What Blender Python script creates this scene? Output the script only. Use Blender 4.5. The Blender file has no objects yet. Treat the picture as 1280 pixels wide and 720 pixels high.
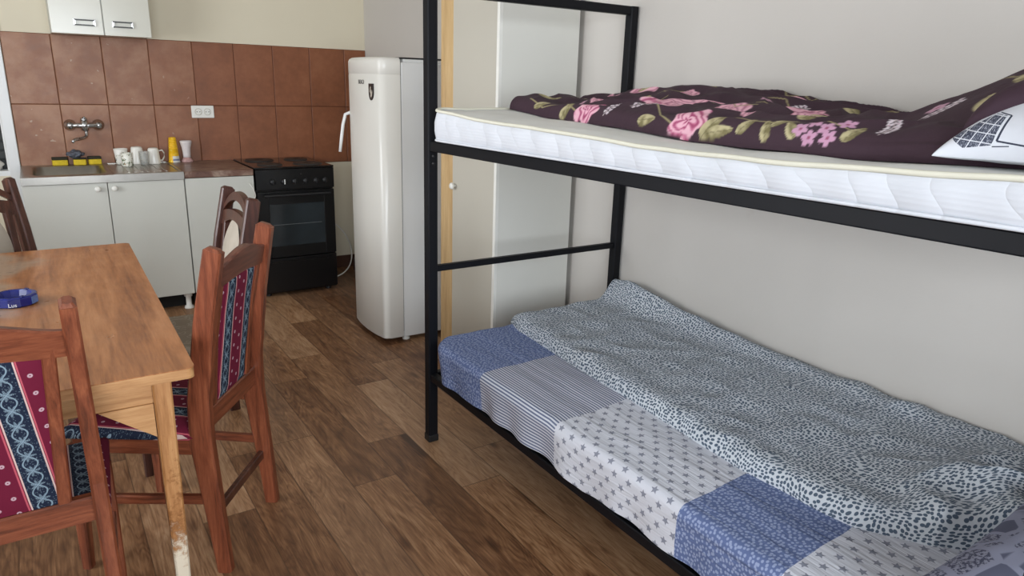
import bpy, bmesh, math, random
import numpy as np
from mathutils import Vector, Matrix, noise
random.seed(7)
C = bpy.context.scene.collection
PI = math.pi
def R(d): return math.radians(d)
def s2l(c):
    f = lambda v: v/12.92 if v <= .04045 else ((v+.055)/1.055)**2.4
    return tuple(f(x/255.0) for x in c[:3]) + (1.0,)

# ------------------------------------------------------------------ objects
def obj(name, bm, mat, parent=None, smooth=False, label=None):
    me = bpy.data.meshes.new(name)
    bmesh.ops.recalc_face_normals(bm, faces=bm.faces[:])
    bm.to_mesh(me); bm.free()
    if smooth:
        for p in me.polygons: p.use_smooth = True
    o = bpy.data.objects.new(name, me); C.objects.link(o)
    if isinstance(mat, (list, tuple)):
        for m in mat: me.materials.append(m)
    else: me.materials.append(mat)
    if parent is not None: o.parent = parent
    if label: o['label'] = label
    return o
def thing(name, label, cat, loc=(0, 0, 0), rz=0, group=None):
    o = bpy.data.objects.new(name, None); C.objects.link(o)
    o.empty_display_size = .1
    o.location = loc; o.rotation_euler = (0, 0, rz)
    o['label'] = label; o['category'] = cat
    if group: o['group'] = group
    return o
def tag(o, label, cat, group=None, kind=None):
    o['label'] = label; o['category'] = cat
    if group: o['group'] = group
    if kind: o['kind'] = kind
    return o
def struct(name, bm, m, label, parent=None, smooth=False):
    o = obj(name, bm, m, parent, smooth)
    o['kind'] = 'structure'
    if label: o['label'] = label
    return o
def dup(root, loc, rz, label, group=None):
    r = root.copy(); C.objects.link(r); r.location = loc; r.rotation_euler = (0, 0, rz); r['label'] = label
    if group: r['group'] = group
    for ch in list(root.children):
        c = ch.copy(); C.objects.link(c); c.parent = r
        for g in list(ch.children):
            d = g.copy(); C.objects.link(d); d.parent = c
    return r

# ------------------------------------------------------------------ shapes
def BM(): return bmesh.new()
def add_box(bm, lo, hi, bev=0, M=None, seg=2):
    x0, y0, z0 = lo; x1, y1, z1 = hi
    vs = [bm.verts.new(p) for p in ((x0,y0,z0),(x1,y0,z0),(x1,y1,z0),(x0,y1,z0),(x0,y0,z1),(x1,y0,z1),(x1,y1,z1),(x0,y1,z1))]
    fs = [bm.faces.new([vs[i] for i in q]) for q in ((0,3,2,1),(4,5,6,7),(0,1,5,4),(1,2,6,5),(2,3,7,6),(3,0,4,7))]
    if bev:
        es = list({e for f in fs for e in f.edges})
        r = bmesh.ops.bevel(bm, geom=es, offset=bev, segments=seg, affect='EDGES', profile=.5)
        nv = set(v for f in r['faces'] for v in f.verts) | set(v for v in vs if v.is_valid)
        vs = list(nv)
    if M is not None:
        for v in vs: v.co = M @ v.co
    return vs
def add_beam(bm, pts, secs, side=(1,0,0), bev=0):
    """rectangular section swept along pts; secs = list of (width along side, depth)"""
    side = Vector(side).normalized(); rings = []
    n = len(pts); P = [Vector(p) for p in pts]
    for i in range(n):
        t = (P[min(i+1,n-1)]-P[max(i-1,0)]).normalized()
        d = t.cross(side).normalized(); s = d.cross(t).normalized()
        w, h = secs[i] if isinstance(secs, list) else secs
        b = min(bev, w*.4, h*.4)
        if b > 0:
            loc = [(-w/2+b,-h/2),(w/2-b,-h/2),(w/2,-h/2+b),(w/2,h/2-b),(w/2-b,h/2),(-w/2+b,h/2),(-w/2,h/2-b),(-w/2,-h/2+b)]
        else: loc = [(-w/2,-h/2),(w/2,-h/2),(w/2,h/2),(-w/2,h/2)]
        rings.append([bm.verts.new(P[i]+s*a+d*c) for a, c in loc])
    m = len(rings[0])
    for i in range(n-1):
        for j in range(m): bm.faces.new([rings[i][j], rings[i][(j+1)%m], rings[i+1][(j+1)%m], rings[i+1][j]])
    bm.faces.new(rings[0][::-1]); bm.faces.new(rings[-1])
def add_tube(bm, pts, r, n=10, caps=True):
    P = [Vector(p) for p in pts]; rings = []; up = Vector((0,0,1))
    for i in range(len(P)):
        t = (P[min(i+1,len(P)-1)]-P[max(i-1,0)]).normalized()
        a = t.cross(up)
        if a.length < .05: a = t.cross(Vector((1,0,0)))
        a.normalize(); b = t.cross(a).normalized()
        rr = r[i] if isinstance(r, (list,tuple)) else r
        rings.append([bm.verts.new(P[i]+a*math.cos(2*PI*k/n)*rr+b*math.sin(2*PI*k/n)*rr) for k in range(n)])
    for i in range(len(P)-1):
        for j in range(n): bm.faces.new([rings[i][j], rings[i][(j+1)%n], rings[i+1][(j+1)%n], rings[i+1][j]])
    if caps: bm.faces.new(rings[0][::-1]); bm.faces.new(rings[-1])
def add_lathe(bm, prof, n=24, M=None, c=(0,0,0)):
    rings = []
    for r, z in prof:
        if r < 1e-5: rings.append([bm.verts.new((c[0],c[1],c[2]+z))])
        else: rings.append([bm.verts.new((c[0]+r*math.cos(2*PI*k/n), c[1]+r*math.sin(2*PI*k/n), c[2]+z)) for k in range(n)])
    for a, b in zip(rings, rings[1:]):
        for j in range(n):
            if len(a) == 1 and len(b) == 1: continue
            if len(a) == 1: bm.faces.new([a[0], b[(j+1)%n], b[j]])
            elif len(b) == 1: bm.faces.new([a[j], a[(j+1)%n], b[0]])
            else: bm.faces.new([a[j], a[(j+1)%n], b[(j+1)%n], b[j]])
    vs = [v for r_ in rings for v in r_]
    if M is not None:
        for v in vs: v.co = M @ v.co
    return vs
def add_prism(bm, outline, axis, a, b, bev=0):
    """outline 2D, extruded along axis from a to b"""
    def mk(p, q):
        if axis == 'y': return (p[0], q, p[1])
        if axis == 'x': return (q, p[0], p[1])
        return (p[0], p[1], q)
    A = [bm.verts.new(mk(p, a)) for p in outline]; B = [bm.verts.new(mk(p, b)) for p in outline]
    n = len(outline)
    f1 = bm.faces.new(A[::-1]); f2 = bm.faces.new(B)
    for i in range(n): bm.faces.new([A[i], A[(i+1)%n], B[(i+1)%n], B[i]])
    if bev:
        es = list(f1.edges)+list(f2.edges)
        bmesh.ops.bevel(bm, geom=es, offset=bev, segments=2, affect='EDGES', profile=.5)
def bezier(p0, p1, p2, p3, n=12):
    out = []
    for i in range(n+1):
        t = i/n; a = (1-t)**3; b = 3*t*(1-t)**2; c = 3*t*t*(1-t); d = t**3
        out.append(tuple(a*p0[k]+b*p1[k]+c*p2[k]+d*p3[k] for k in range(len(p0))))
    return out
def interp(x, xs, ys):
    return float(np.interp(x, xs, ys))
def grid_mesh(name, P, UV, mat, parent=None, col=None, closed_bottom=None):
    """P: (n,m,3) array; UV: (n,m,2); col: (n,m,3) optional linear colours"""
    n, m = P.shape[:2]
    verts = P.reshape(-1,3)
    idx = np.arange(n*m).reshape(n, m)
    quads = np.stack([idx[:-1,:-1], idx[1:,:-1], idx[1:,1:], idx[:-1,1:]], -1).reshape(-1,4)
    faces = quads.tolist()
    vl = verts.tolist()
    if closed_bottom is not None:
        per = list(idx[0,:])+list(idx[1:,-1])+list(idx[-1,-2::-1])+list(idx[-2:0:-1,0])
        base = len(vl)
        for k in per: vl.append([vl[k][0], vl[k][1], closed_bottom(vl[k][0], vl[k][1], vl[k][2])])
        L = len(per)
        for k in range(L): faces.append([int(per[k]), int(per[(k+1)%L]), base+(k+1)%L, base+k])
        faces.append([base+k for k in range(L)][::-1])
    me = bpy.data.meshes.new(name); me.from_pydata(vl, [], faces); me.update()
    uvl = me.uv_layers.new(name='UVMap')
    li = np.zeros(len(me.loops), dtype=np.int32); me.loops.foreach_get('vertex_index', li)
    uvv = UV.reshape(-1,2)
    if len(vl) > len(uvv): uvv = np.vstack([uvv, uvv[per]]) if closed_bottom is not None else uvv
    uvl.data.foreach_set('uv', uvv[li].astype(np.float32).ravel())
    if col is not None:
        cc = col.reshape(-1,3)
        if len(vl) > len(cc): cc = np.vstack([cc, cc[per]])
        ca = me.color_attributes.new(name='Print', type='FLOAT_COLOR', domain='POINT')
        ca.data.foreach_set('color', np.hstack([cc, np.ones((len(cc),1))]).astype(np.float32).ravel())
    me.polygons.foreach_set('use_smooth', [True]*len(me.polygons))
    bm = bmesh.new(); bm.from_mesh(me); bmesh.ops.recalc_face_normals(bm, faces=bm.faces[:]); bm.to_mesh(me); bm.free()
    me.materials.append(mat)
    o = bpy.data.objects.new(name, me); C.objects.link(o)
    if parent is not None: o.parent = parent
    return o
def nz(x, y, z=0, s=1): return noise.noise(Vector((x*s, y*s, z)))

# ------------------------------------------------------------------ material helper
class Mat:
    def __init__(s, name, rough=.5, metal=0, spec=.5):
        s.m = bpy.data.materials.new(name); s.m.use_nodes = True
        s.t = s.m.node_tree; s.n = s.t.nodes; s.l = s.t.links
        s.b = s.n['Principled BSDF']; s.b.inputs['Roughness'].default_value = rough
        s.b.inputs['Metallic'].default_value = metal; s.b.inputs['Specular IOR Level'].default_value = spec
    def node(s, t, **k):
        n = s.n.new(t)
        for a, v in k.items(): setattr(n, a, v)
        return n
    def put(s, sock, v):
        if hasattr(v, 'is_output'): s.l.new(v, sock)
        else: sock.default_value = v
    def mth(s, op, a, b=0, c=0):
        n = s.node('ShaderNodeMath', operation=op)
        s.put(n.inputs[0], a); s.put(n.inputs[1], b); s.put(n.inputs[2], c)
        return n.outputs[0]
    def ss(s, x, lo, hi):
        n = s.node('ShaderNodeMapRange', interpolation_type='SMOOTHSTEP')
        s.put(n.inputs['Value'], x); n.inputs['From Min'].default_value = lo; n.inputs['From Max'].default_value = hi
        return n.outputs[0]
    def coord(s, kind='Object'): return s.node('ShaderNodeTexCoord').outputs[kind]
    def xyz(s, v):
        n = s.node('ShaderNodeSeparateXYZ'); s.l.new(v, n.inputs[0]); return n.outputs
    def vec(s, x, y, z=0.0):
        n = s.node('ShaderNodeCombineXYZ'); s.put(n.inputs[0], x); s.put(n.inputs[1], y); s.put(n.inputs[2], z); return n.outputs[0]
    def mapv(s, v, scale=(1,1,1), loc=(0,0,0), rot=(0,0,0)):
        n = s.node('ShaderNodeMapping'); s.l.new(v, n.inputs[0])
        n.inputs['Scale'].default_value = scale; n.inputs['Location'].default_value = loc; n.inputs['Rotation'].default_value = rot
        return n.outputs[0]
    def noise(s, v, scale=5, detail=3, rough=.5, dist=0):
        n = s.node('ShaderNodeTexNoise'); s.l.new(v, n.inputs['Vector'])
        n.inputs['Scale'].default_value = scale; n.inputs['Detail'].default_value = detail
        n.inputs['Roughness'].default_value = rough; n.inputs['Distortion'].default_value = dist
        return n.outputs[0]
    def voro(s, v, scale=5, feature='F1', rnd=1.0, out='Distance', dim='3D'):
        n = s.node('ShaderNodeTexVoronoi', feature=feature, voronoi_dimensions=dim); s.l.new(v, n.inputs['Vector'])
        n.inputs['Scale'].default_value = scale; n.inputs['Randomness'].default_value = rnd
        return n.outputs[out]
    def mix(s, f, a, b):
        n = s.node('ShaderNodeMix', data_type='RGBA')
        s.put(n.inputs[0], f)
        s.put(n.inputs[6], s2l(a) if isinstance(a, tuple) and len(a) == 3 else a)
        s.put(n.inputs[7], s2l(b) if isinstance(b, tuple) and len(b) == 3 else b)
        return n.outputs[2]
    def ramp(s, f, stops):
        n = s.node('ShaderNodeValToRGB'); s.l.new(f, n.inputs[0]); e = n.color_ramp.elements
        while len(e) < len(stops): e.new(.5)
        for i, (p, c) in enumerate(stops): e[i].position = p; e[i].color = s2l(c)
        return n.outputs[0]
    def color(s, c): s.put(s.b.inputs['Base Color'], s2l(c) if isinstance(c, tuple) else c); return s
    def rough(s, v): s.put(s.b.inputs['Roughness'], v); return s
    def bump(s, h, strength=.3, dist=.01, normal=None):
        n = s.node('ShaderNodeBump'); s.l.new(h, n.inputs['Height'])
        n.inputs['Strength'].default_value = strength; n.inputs['Distance'].default_value = dist
        if normal is not None: s.l.new(normal, n.inputs['Normal'])
        s.l.new(n.outputs[0], s.b.inputs['Normal']); return n.outputs[0]
    def rotz(s, u, v, a):
        ca, sa = math.cos(a), math.sin(a)
        return (s.mth('ADD', s.mth('MULTIPLY', u, ca), s.mth('MULTIPLY', v, sa)), s.mth('SUBTRACT', s.mth('MULTIPLY', v, ca), s.mth('MULTIPLY', u, sa)))

def plain(name, c, rough=.5, metal=0, var=.04, scale=12, bump=0, bscale=200, spec=.5):
    M = Mat(name, rough, metal, spec); v = M.coord()
    k = M.noise(v, scale, 4)
    lo = tuple(max(0, x*(1-var)-1) for x in c); hi = tuple(min(255, x*(1+var)+1) for x in c)
    M.color(M.mix(k, lo, hi))
    if bump: M.bump(M.noise(v, bscale, 2), bump, .002)
    return M.m
def wood(name, dark, mid, light, axis='z', scale=1.0, rough=.35, grain=1.0):
    M = Mat(name, rough); v = M.coord()
    sc = {'x': (1.2, 14, 14), 'y': (14, 1.2, 14), 'z': (14, 14, 1.2)}[axis]
    g = M.noise(M.mapv(v, tuple(q*scale for q in sc)), 3, 6, .6, .6)
    sc2 = tuple(q*scale*5 for q in sc)
    f = M.noise(M.mapv(v, sc2), 4, 3, .6)
    t = M.mth('ADD', M.mth('MULTIPLY', g, .75), M.mth('MULTIPLY', f, .25))
    M.color(M.ramp(t, [(.32, dark), (.5, mid), (.68, light)]))
    M.bump(f, .12*grain, .001)
    return M

# ---- walls
def wall_mat(name, c, stain):
    M = Mat(name, .85, 0, .2); v = M.coord()
    a = M.noise(v, 1.3, 4, .6); b = M.noise(v, 9, 5, .7)
    base = M.mix(a, tuple(x*.965 for x in c), c)
    st = M.ss(b, .62, .80)
    col = M.mix(M.mth('MULTIPLY', st, .35), base, stain)
    vo = M.voro(v, 3.2, 'F1', 1.0)
    sp = M.mth('MULTIPLY', M.mth('LESS_THAN', vo, .014), .6)
    M.color(M.mix(sp, col, (120, 105, 90)))
    M.bump(M.noise(v, 60, 5, .65), .12, .004)
    return M.m
M_wall = wall_mat('bed_wall_plaster', (206, 201, 194), (190, 183, 174))
M_wallk = wall_mat('kitchen_wall_plaster', (222, 213, 190), (206, 196, 172))
M_ceil = plain('ceiling_paint', (236, 234, 228), .9, 0, .01, spec=.1)

# ---- floor
def floor_mat():
    M = Mat('wood_look_vinyl_floor', .42, 0, .4)
    at = M.node('ShaderNodeAttribute', attribute_name='Plank')
    rx = M.xyz(at.outputs['Color'])      # r: tone, g: offset, b: warmth
    uv = M.coord('UV')                    # plank local metres
    ob = M.coord()
    off = M.mth('MULTIPLY', rx[1], 37.0)
    u = M.xyz(uv)
    vec = M.vec(M.mth('ADD', u[0], off), u[1], off)
    wv_ = M.noise(M.mapv(vec, (5, .7, 1)), 2.0, 2, .5, .5)
    rg = M.mth('ABSOLUTE', M.mth('SINE', M.mth('MULTIPLY', wv_, 60.0)))
    g = M.mth('ADD', M.mth('MULTIPLY', M.noise(M.mapv(vec, (9, 1.5, 1)), 2.2, 6, .62, 1.6), .86), M.mth('MULTIPLY', rg, .12))
    g2 = M.noise(M.mapv(vec, (70, 3.0, 1)), 3, 4, .6)
    kn = M.voro(M.mapv(vec, (7, 2.6, 1)), 1.0, 'SMOOTH_F1')
    t = M.mth('ADD', M.mth('MULTIPLY', g, .62), M.mth('MULTIPLY', g2, .38))
    t = M.mth('ADD', t, M.mth('MULTIPLY', M.mth('SUBTRACT', rx[0], .5), .27))
    t = M.mth('SUBTRACT', t, M.mth('MULTIPLY', M.ss(kn, .17, .02), .22))
    c = M.ramp(t, [(.22, (62, 38, 23)), (.40, (104, 69, 44)), (.52, (134, 95, 64)), (.64, (164, 124, 89)), (.82, (192, 158, 124))])
    c = M.mix(M.mth('MULTIPLY', rx[2], .22), c, (146, 124, 102))
    # seam lines (bevel print)
    w = M.mth('MINIMUM', M.mth('ABSOLUTE', u[0]), M.mth('ABSOLUTE', M.mth('SUBTRACT', .16667, u[0])))
    h = M.mth('MINIMUM', M.mth('ABSOLUTE', u[1]), M.mth('ABSOLUTE', M.mth('SUBTRACT', 1.03, u[1])))
    e = M.ss(M.mth('MINIMUM', w, h), .0032, .0008)
    M.color(M.mix(M.mth('MULTIPLY', e, .55), c, (58, 40, 28)))
    M.rough(M.mth('ADD', .36, M.mth('MULTIPLY', g2, .16)))
    M.bump(M.mth('SUBTRACT', g2, M.mth('MULTIPLY', e, 1.0)), .12, .0015)
    return M.m
M_floor = floor_mat()

# ---- tiles
def tile_mat():
    M = Mat('brown_wall_tile', .3, 0, .45)
    at = M.node('ShaderNodeAttribute', attribute_name='Tile'); r = M.xyz(at.outputs['Color'])
    v = M.coord(); vv = M.node('ShaderNodeVectorMath', operation='ADD'); M.l.new(v, vv.inputs[0])
    M.l.new(M.vec(M.mth('MULTIPLY', r[0], 9.0), 0.0, M.mth('MULTIPLY', r[0], 5.0)), vv.inputs[1])
    n1 = M.noise(vv.outputs[0], 5, 5, .6); n2 = M.noise(vv.outputs[0], 34, 5, .7)
    t = M.mth('ADD', M.mth('MULTIPLY', n1, .7), M.mth('MULTIPLY', n2, .3))
    c = M.ramp(t, [(.3, (112, 66, 41)), (.5, (130, 78, 49)), (.7, (144, 91, 61))])
    left_pale = M.mth('MULTIPLY', r[1], M.ss(n1, .40, .70))
    c = M.mix(M.mth('ADD', M.mth('MULTIPLY', left_pale, .55), M.mth('MULTIPLY', r[1], .22)), c, (168, 128, 100))
    sp = M.mth('MULTIPLY', M.mth('GREATER_THAN', M.noise(vv.outputs[0], 26, 2, .5), .735), r[1])
    c = M.mix(M.mth('MULTIPLY', sp, .6), c, (190, 170, 150))
    M.color(c); M.rough(M.mth('ADD', .34, M.mth('MULTIPLY', n2, .2)))
    M.bump(n2, .05, .002)
    return M.m
M_tile = tile_mat()
M_grout = plain('dark_grout', (92, 55, 38), .9)

# ---- fabrics
def fabric_base(M, strength=.25, scale=900):
    v = M.coord()
    M.bump(M.noise(v, scale, 2), strength, .0008)
M_white_lam = plain('white_laminate', (196, 196, 187), .38, 0, .015, 3)
M_wardrobe = plain('white_wardrobe_board', (222, 221, 213), .45, 0, .02, 2)
M_ward_edge = plain('cream_edge_band', (232, 231, 224), .5)
M_wdoor = plain('cream_wardrobe_door', (190, 185, 172), .5, 0, .02, 2)
M_fridge = plain('white_enamel', (214, 211, 203), .28, 0, .01, 2)
M_fridge2 = plain('white_enamel_side', (216, 215, 212), .33, 0, .01, 2)
M_upcab = plain('glossy_cream_front', (205, 203, 190), .2, 0, .02, 3)
M_blackenamel = plain('black_enamel', (9, 9, 10), .3, 0, .1, 4)
M_blackglass = plain('black_glass', (20, 18, 18), .12, 0, .1, 4)
M_ovenpane = plain('oven_glass', (38, 44, 47), .1, 0, .3, 6)
M_blackmetal = plain('black_painted_steel', (11, 12, 17), .5, 0, .15, 30, .05, spec=.22)
M_chrome = plain('chrome', (184, 184, 184), .25, 1, .03, 6)
M_handle = plain('dark_handle_bar', (66, 66, 64), .35, .8)
M_steel = plain('brushed_steel', (176, 173, 166), .32, 1, .08, 20)
M_shade_matt = plain('shade_dark_mattress', (58, 60, 72), .9)  # dark colour paints the shade between sheet hem and bed rail
M_whiteplastic = plain('white_plastic', (226, 224, 216), .4, 0, .01)
M_blackplastic = plain('black_plastic', (20, 20, 22), .5)
M_ceramic = plain('white_ceramic', (232, 229, 220), .22, 0, .01)
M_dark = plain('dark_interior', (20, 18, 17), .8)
M_darkred = plain('dark_red_plastic', (66, 16, 20), .4)
M_pine = wood('pine_board', (178, 142, 96), (200, 167, 118), (214, 185, 138), 'z', .6, .5).m
def chairwood(name, ax): return wood(name, (74, 36, 22), (112, 58, 37), (140, 80, 53), ax, 1.4, .33, 1.5).m
M_cw = {a: chairwood('red_brown_chair_wood_'+a, a) for a in 'xyz'}
M_cwd = wood('dark_brown_chair_wood', (48, 26, 19), (75, 42, 30), (98, 58, 42), 'z', 1.4, .35).m
M_crest = wood('dark_crest_wood', (66, 36, 26), (94, 53, 40), (116, 70, 54), 'x', 1.4, .35).m
M_tableedge = wood('light_oak_edge', (146, 100, 58), (176, 130, 84), (196, 154, 106), 'x', 1.0, .45).m
def tabletop_mat():
    M = wood('orange_veneer_table_top', (116, 68, 38), (162, 106, 64), (190, 134, 90), 'y', .55, .28)
    v = M.coord(); src = M.b.inputs['Base Color'].links[0].from_socket
    x = M.xyz(v)
    d = M.mth('ADD', M.noise(v, 3.5, 5, .6), M.mth('MULTIPLY', M.mth('SUBTRACT', .10, x[0]), 1.8))
    k = M.ss(d, .48, .70)
    c = M.mix(M.mth('MULTIPLY', k, .75), src, (156, 138, 118))
    sc = M.noise(M.mapv(v, (40, 130, 1), rot=(0,0,.25)), 1, 2, .5)
    sk = M.mth('MULTIPLY', M.mth('GREATER_THAN', M.mth('ADD', sc, M.mth('MULTIPLY', k, .13)), .79), .8)
    c = M.mix(sk, c, (66, 50, 42))
    M.color(c); M.rough(M.mth('ADD', .22, M.mth('MULTIPLY', M.noise(v, 18, 4), .2)))
    return M.m
M_tabletop = tabletop_mat()
def tableleg_mat():
    M = wood('worn_table_leg', (132, 86, 46), (166, 116, 70), (186, 140, 92), 'z', 1.2, .45)
    v = M.coord(); z = M.xyz(v)[2]; src = M.b.inputs['Base Color'].links[0].from_socket
    n = M.noise(v, 45, 5, .7)
    rust = M.mth('MULTIPLY', M.ss(M.mth('ADD', n, M.mth('MULTIPLY', z, -.7)), .16, .36), .85)
    c = M.mix(rust, src, (122, 74, 34))
    bare = M.ss(M.mth('ADD', M.mth('MULTIPLY', n, .35), M.mth('MULTIPLY', z, -1.0)), -.14, -.05)
    M.color(M.mix(bare, c, (212, 200, 178)))
    return M.m
M_tableleg = tableleg_mat()

def chair_fabric(name, rot=0.0, sh=0.0):
    """burgundy and navy stripes; UV in metres, stripes run along v"""
    M = Mat(name, .85, 0, .2); uv = M.xyz(M.coord('UV'))
    u, v = M.rotz(uv[0], uv[1], rot)
    u = M.mth('ADD', u, 5.0+sh)
    p = M.mth('MULTIPLY', M.mth('FRACT', M.mth('DIVIDE', u, .125)), .125)     # 0..0.125 ; navy 0..0.05
    # burgundy dots
    def dots(cu, ph):
        vv = M.mth('SUBTRACT', M.mth('MULTIPLY', M.mth('FRACT', M.mth('ADD', M.mth('DIVIDE', v, .042), ph+50)), .042), .021)
        uu = M.mth('SUBTRACT', p, cu)
        r = M.mth('SQRT', M.mth('ADD', M.mth('MULTIPLY', uu, uu), M.mth('MULTIPLY', vv, vv)))
        ring = M.ss(M.mth('ABSOLUTE', M.mth('SUBTRACT', r, .0030)), .0022, .0012)
        return ring
    dd = M.mth('MAXIMUM', dots(.072, 0), dots(.103, .5))
    c = M.mix(dd, (100, 22, 46), (180, 148, 156))
    # navy band with scroll vine
    sn = M.mth('MULTIPLY', M.mth('SINE', M.mth('MULTIPLY', v, 2*PI/.075)), .013)
    cu = M.mth('SUBTRACT', p, .025)
    v1 = M.ss(M.mth('ABSOLUTE', M.mth('SUBTRACT', cu, sn)), .0019, .0010)
    v2 = M.ss(M.mth('ABSOLUTE', M.mth('ADD', cu, sn)), .0019, .0010)
    vine = M.mth('MAXIMUM', v1, v2)
    fr = M.mth('SUBTRACT', M.mth('MULTIPLY', M.mth('FRACT', M.mth('ADD', M.mth('DIVIDE', v, .0375), 50.5)), .0375), .01875)
    rr = M.mth('SQRT', M.mth('ADD', M.mth('MULTIPLY', cu, cu), M.mth('MULTIPLY', fr, fr)))
    th = M.mth('ARCTAN2', fr, cu)
    pet = M.mth('ADD', .0095, M.mth('MULTIPLY', M.mth('COSINE', M.mth('MULTIPLY', th, 7.0)), .0042))
    blo = M.mth('MULTIPLY', M.mth('LESS_THAN', rr, pet), M.mth('GREATER_THAN', M.mth('FRACT', M.mth('MULTIPLY', rr, 420.0)), .4))
    vv = M.voro(M.vec(u, v), 240, 'F1')
    fil = M.mth('MULTIPLY', M.mth('LESS_THAN', vv, .30), .38)
    k = M.mth('MAXIMUM', M.mth('MAXIMUM', vine, blo), fil)
    navy = M.mix(k, (26, 34, 52), (122, 140, 152))
    isn = M.mth('LESS_THAN', p, .05)
    c = M.mix(isn, c, navy)
    # border lines
    def line(at_, w): return M.mth('LESS_THAN', M.mth('ABSOLUTE', M.mth('SUBTRACT', p, at_)), w)
    bl = M.mth('MAXIMUM', line(.0015, .0015), line(.0515, .0015))
    c = M.mix(bl, c, (196, 168, 160))
    bl2 = M.mth('MAXIMUM', line(.1215, .0016), line(.0555, .0014))
    c = M.mix(bl2, c, (176, 80, 92))
    M.color(c); fabric_base(M, .3, 700)
    return M.m
M_cf1 = chair_fabric('striped_chair_fabric_tilted', .10, .0225)
M_cf2 = chair_fabric('striped_chair_fabric', 0, .085)
M_cfs = chair_fabric('striped_seat_fabric', 0, .0)
def pale_fabric():
    M = Mat('pale_damask_fabric', .85, 0, .2); v = M.coord()
    n = M.noise(v, 9, 3, .5, 2.5)
    w = M.ss(M.mth('ABSOLUTE', M.mth('SUBTRACT', n, .5)), .035, .015)
    M.color(M.mix(M.mth('MULTIPLY', w, .6), (146, 134, 118), (176, 168, 152))); fabric_base(M, .2)
    return M.m
M_pale = pale_fabric()
M_palelight = plain('cream_oval_fabric', (168, 158, 144), .85, 0, .1, 14)

def sheet_mat():
    M = Mat('patchwork_bed_sheet', .85, 0, .15); uv = M.xyz(M.coord('UV')); u, v = uv[0], uv[1]
    wv = M.mth('MULTIPLY', M.mth('SUBTRACT', M.noise(M.vec(u, v), 6, 2), .5), .012)
    vs_ = M.mth('ADD', M.mth('ADD', v, wv), M.mth('MULTIPLY', M.mth('MAXIMUM', M.mth('SUBTRACT', u, .12), 0), .05))
    # blue patch
    vd = M.vec(M.mth('ADD', u, M.mth('MULTIPLY', M.noise(M.vec(u, v), 60, 2), .006)), M.mth('MULTIPLY', v, 1.3))
    f = M.voro(vd, 88, 'F1', .85, dim='2D')
    k = M.ss(f, .40, .28)
    big = M.noise(M.vec(u, v), 9, 2)
    blue = M.mix(M.mth('MULTIPLY', k, .8), (96, 110, 150), (156, 168, 198))
    # stripes along v
    st = M.mth('FRACT', M.mth('ADD', M.mth('DIVIDE', u, .0108), M.mth('MULTIPLY', wv, 20)))
    stripes = M.mix(M.ss(M.mth('ABSOLUTE', M.mth('SUBTRACT', st, .5)), .2, .3), (104, 112, 138), (204, 207, 214))
    # stars
    def stars(ou, ov):
        a = M.mth('ADD', M.mth('DIVIDE', u, .056), ou+20); b = M.mth('ADD', M.mth('DIVIDE', v, .054), ov+20)
        fa = M.mth('SUBTRACT', M.mth('FRACT', a), .5); fb = M.mth('SUBTRACT', M.mth('FRACT', b), .5)
        fa = M.mth('MULTIPLY', fa, .056); fb = M.mth('MULTIPLY', fb, .054)
        ang = M.mth('ADD', M.mth('ARCTAN2', fb, fa), M.mth('ADD', 30.0, M.mth('MULTIPLY', M.mth('FLOOR', a), .7)))
        B = PI/5
        m = M.mth('ABSOLUTE', M.mth('SUBTRACT', M.mth('MODULO', ang, 2*B), B))
        r, RR = .0056, .0125
        den = M.mth('ADD', M.mth('MULTIPLY', M.mth('SINE', M.mth('SUBTRACT', B, m)), RR), M.mth('MULTIPLY', M.mth('SINE', m), r))
        lim = M.mth('DIVIDE', r*RR*math.sin(B), den)
        rad = M.mth('SQRT', M.mth('ADD', M.mth('MULTIPLY', fa, fa), M.mth('MULTIPLY', fb, fb)))
        return M.mth('LESS_THAN', rad, lim)
    sk = M.mth('MAXIMUM', stars(0, 0), stars(.5, .5))
    star = M.mix(sk, (206, 208, 216), (136, 139, 152))
    c = M.mix(M.mth('GREATER_THAN', vs_, .39), blue, stripes)
    c = M.mix(M.mth('GREATER_THAN', vs_, .815), c, star)
    c = M.mix(M.mth('GREATER_THAN', vs_, 1.305), c, blue)
    c = M.mix(M.mth('GREATER_THAN', vs_, 1.585), c, star)
    M.color(c)
    cr = M.noise(M.vec(M.mth('MULTIPLY', u, 24), M.mth('MULTIPLY', v, 1.8)), 1, 3, .55, .8)
    M.bump(cr, .7, .012)
    return M.m
M_sheet = sheet_mat()
def duvet_mat():
    M = Mat('dotted_duvet_cover', .85, 0, .15); uv = M.xyz(M.coord('UV')); u, v = uv[0], uv[1]
    b = M.vec(u, v)
    nu = M.noise(b, 7, 2, .5); nv = M.noise(M.mapv(b, loc=(5, 3, 1)), 7, 2, .5)
    p = M.vec(M.mth('ADD', u, M.mth('MULTIPLY', nu, .07)), M.mth('ADD', v, M.mth('MULTIPLY', nv, .07)))
    f = M.voro(p, 98, 'F1', .55, dim='2D')
    k = M.ss(f, .42, .32)
    base = M.mix(M.noise(b, 4, 2), (192, 198, 206), (206, 211, 214))
    M.color(M.mix(k, base, (82, 96, 112)))
    M.bump(M.noise(b, 22, 4, .55), .3, .008)
    return M.m
M_duvet = duvet_mat()
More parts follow.
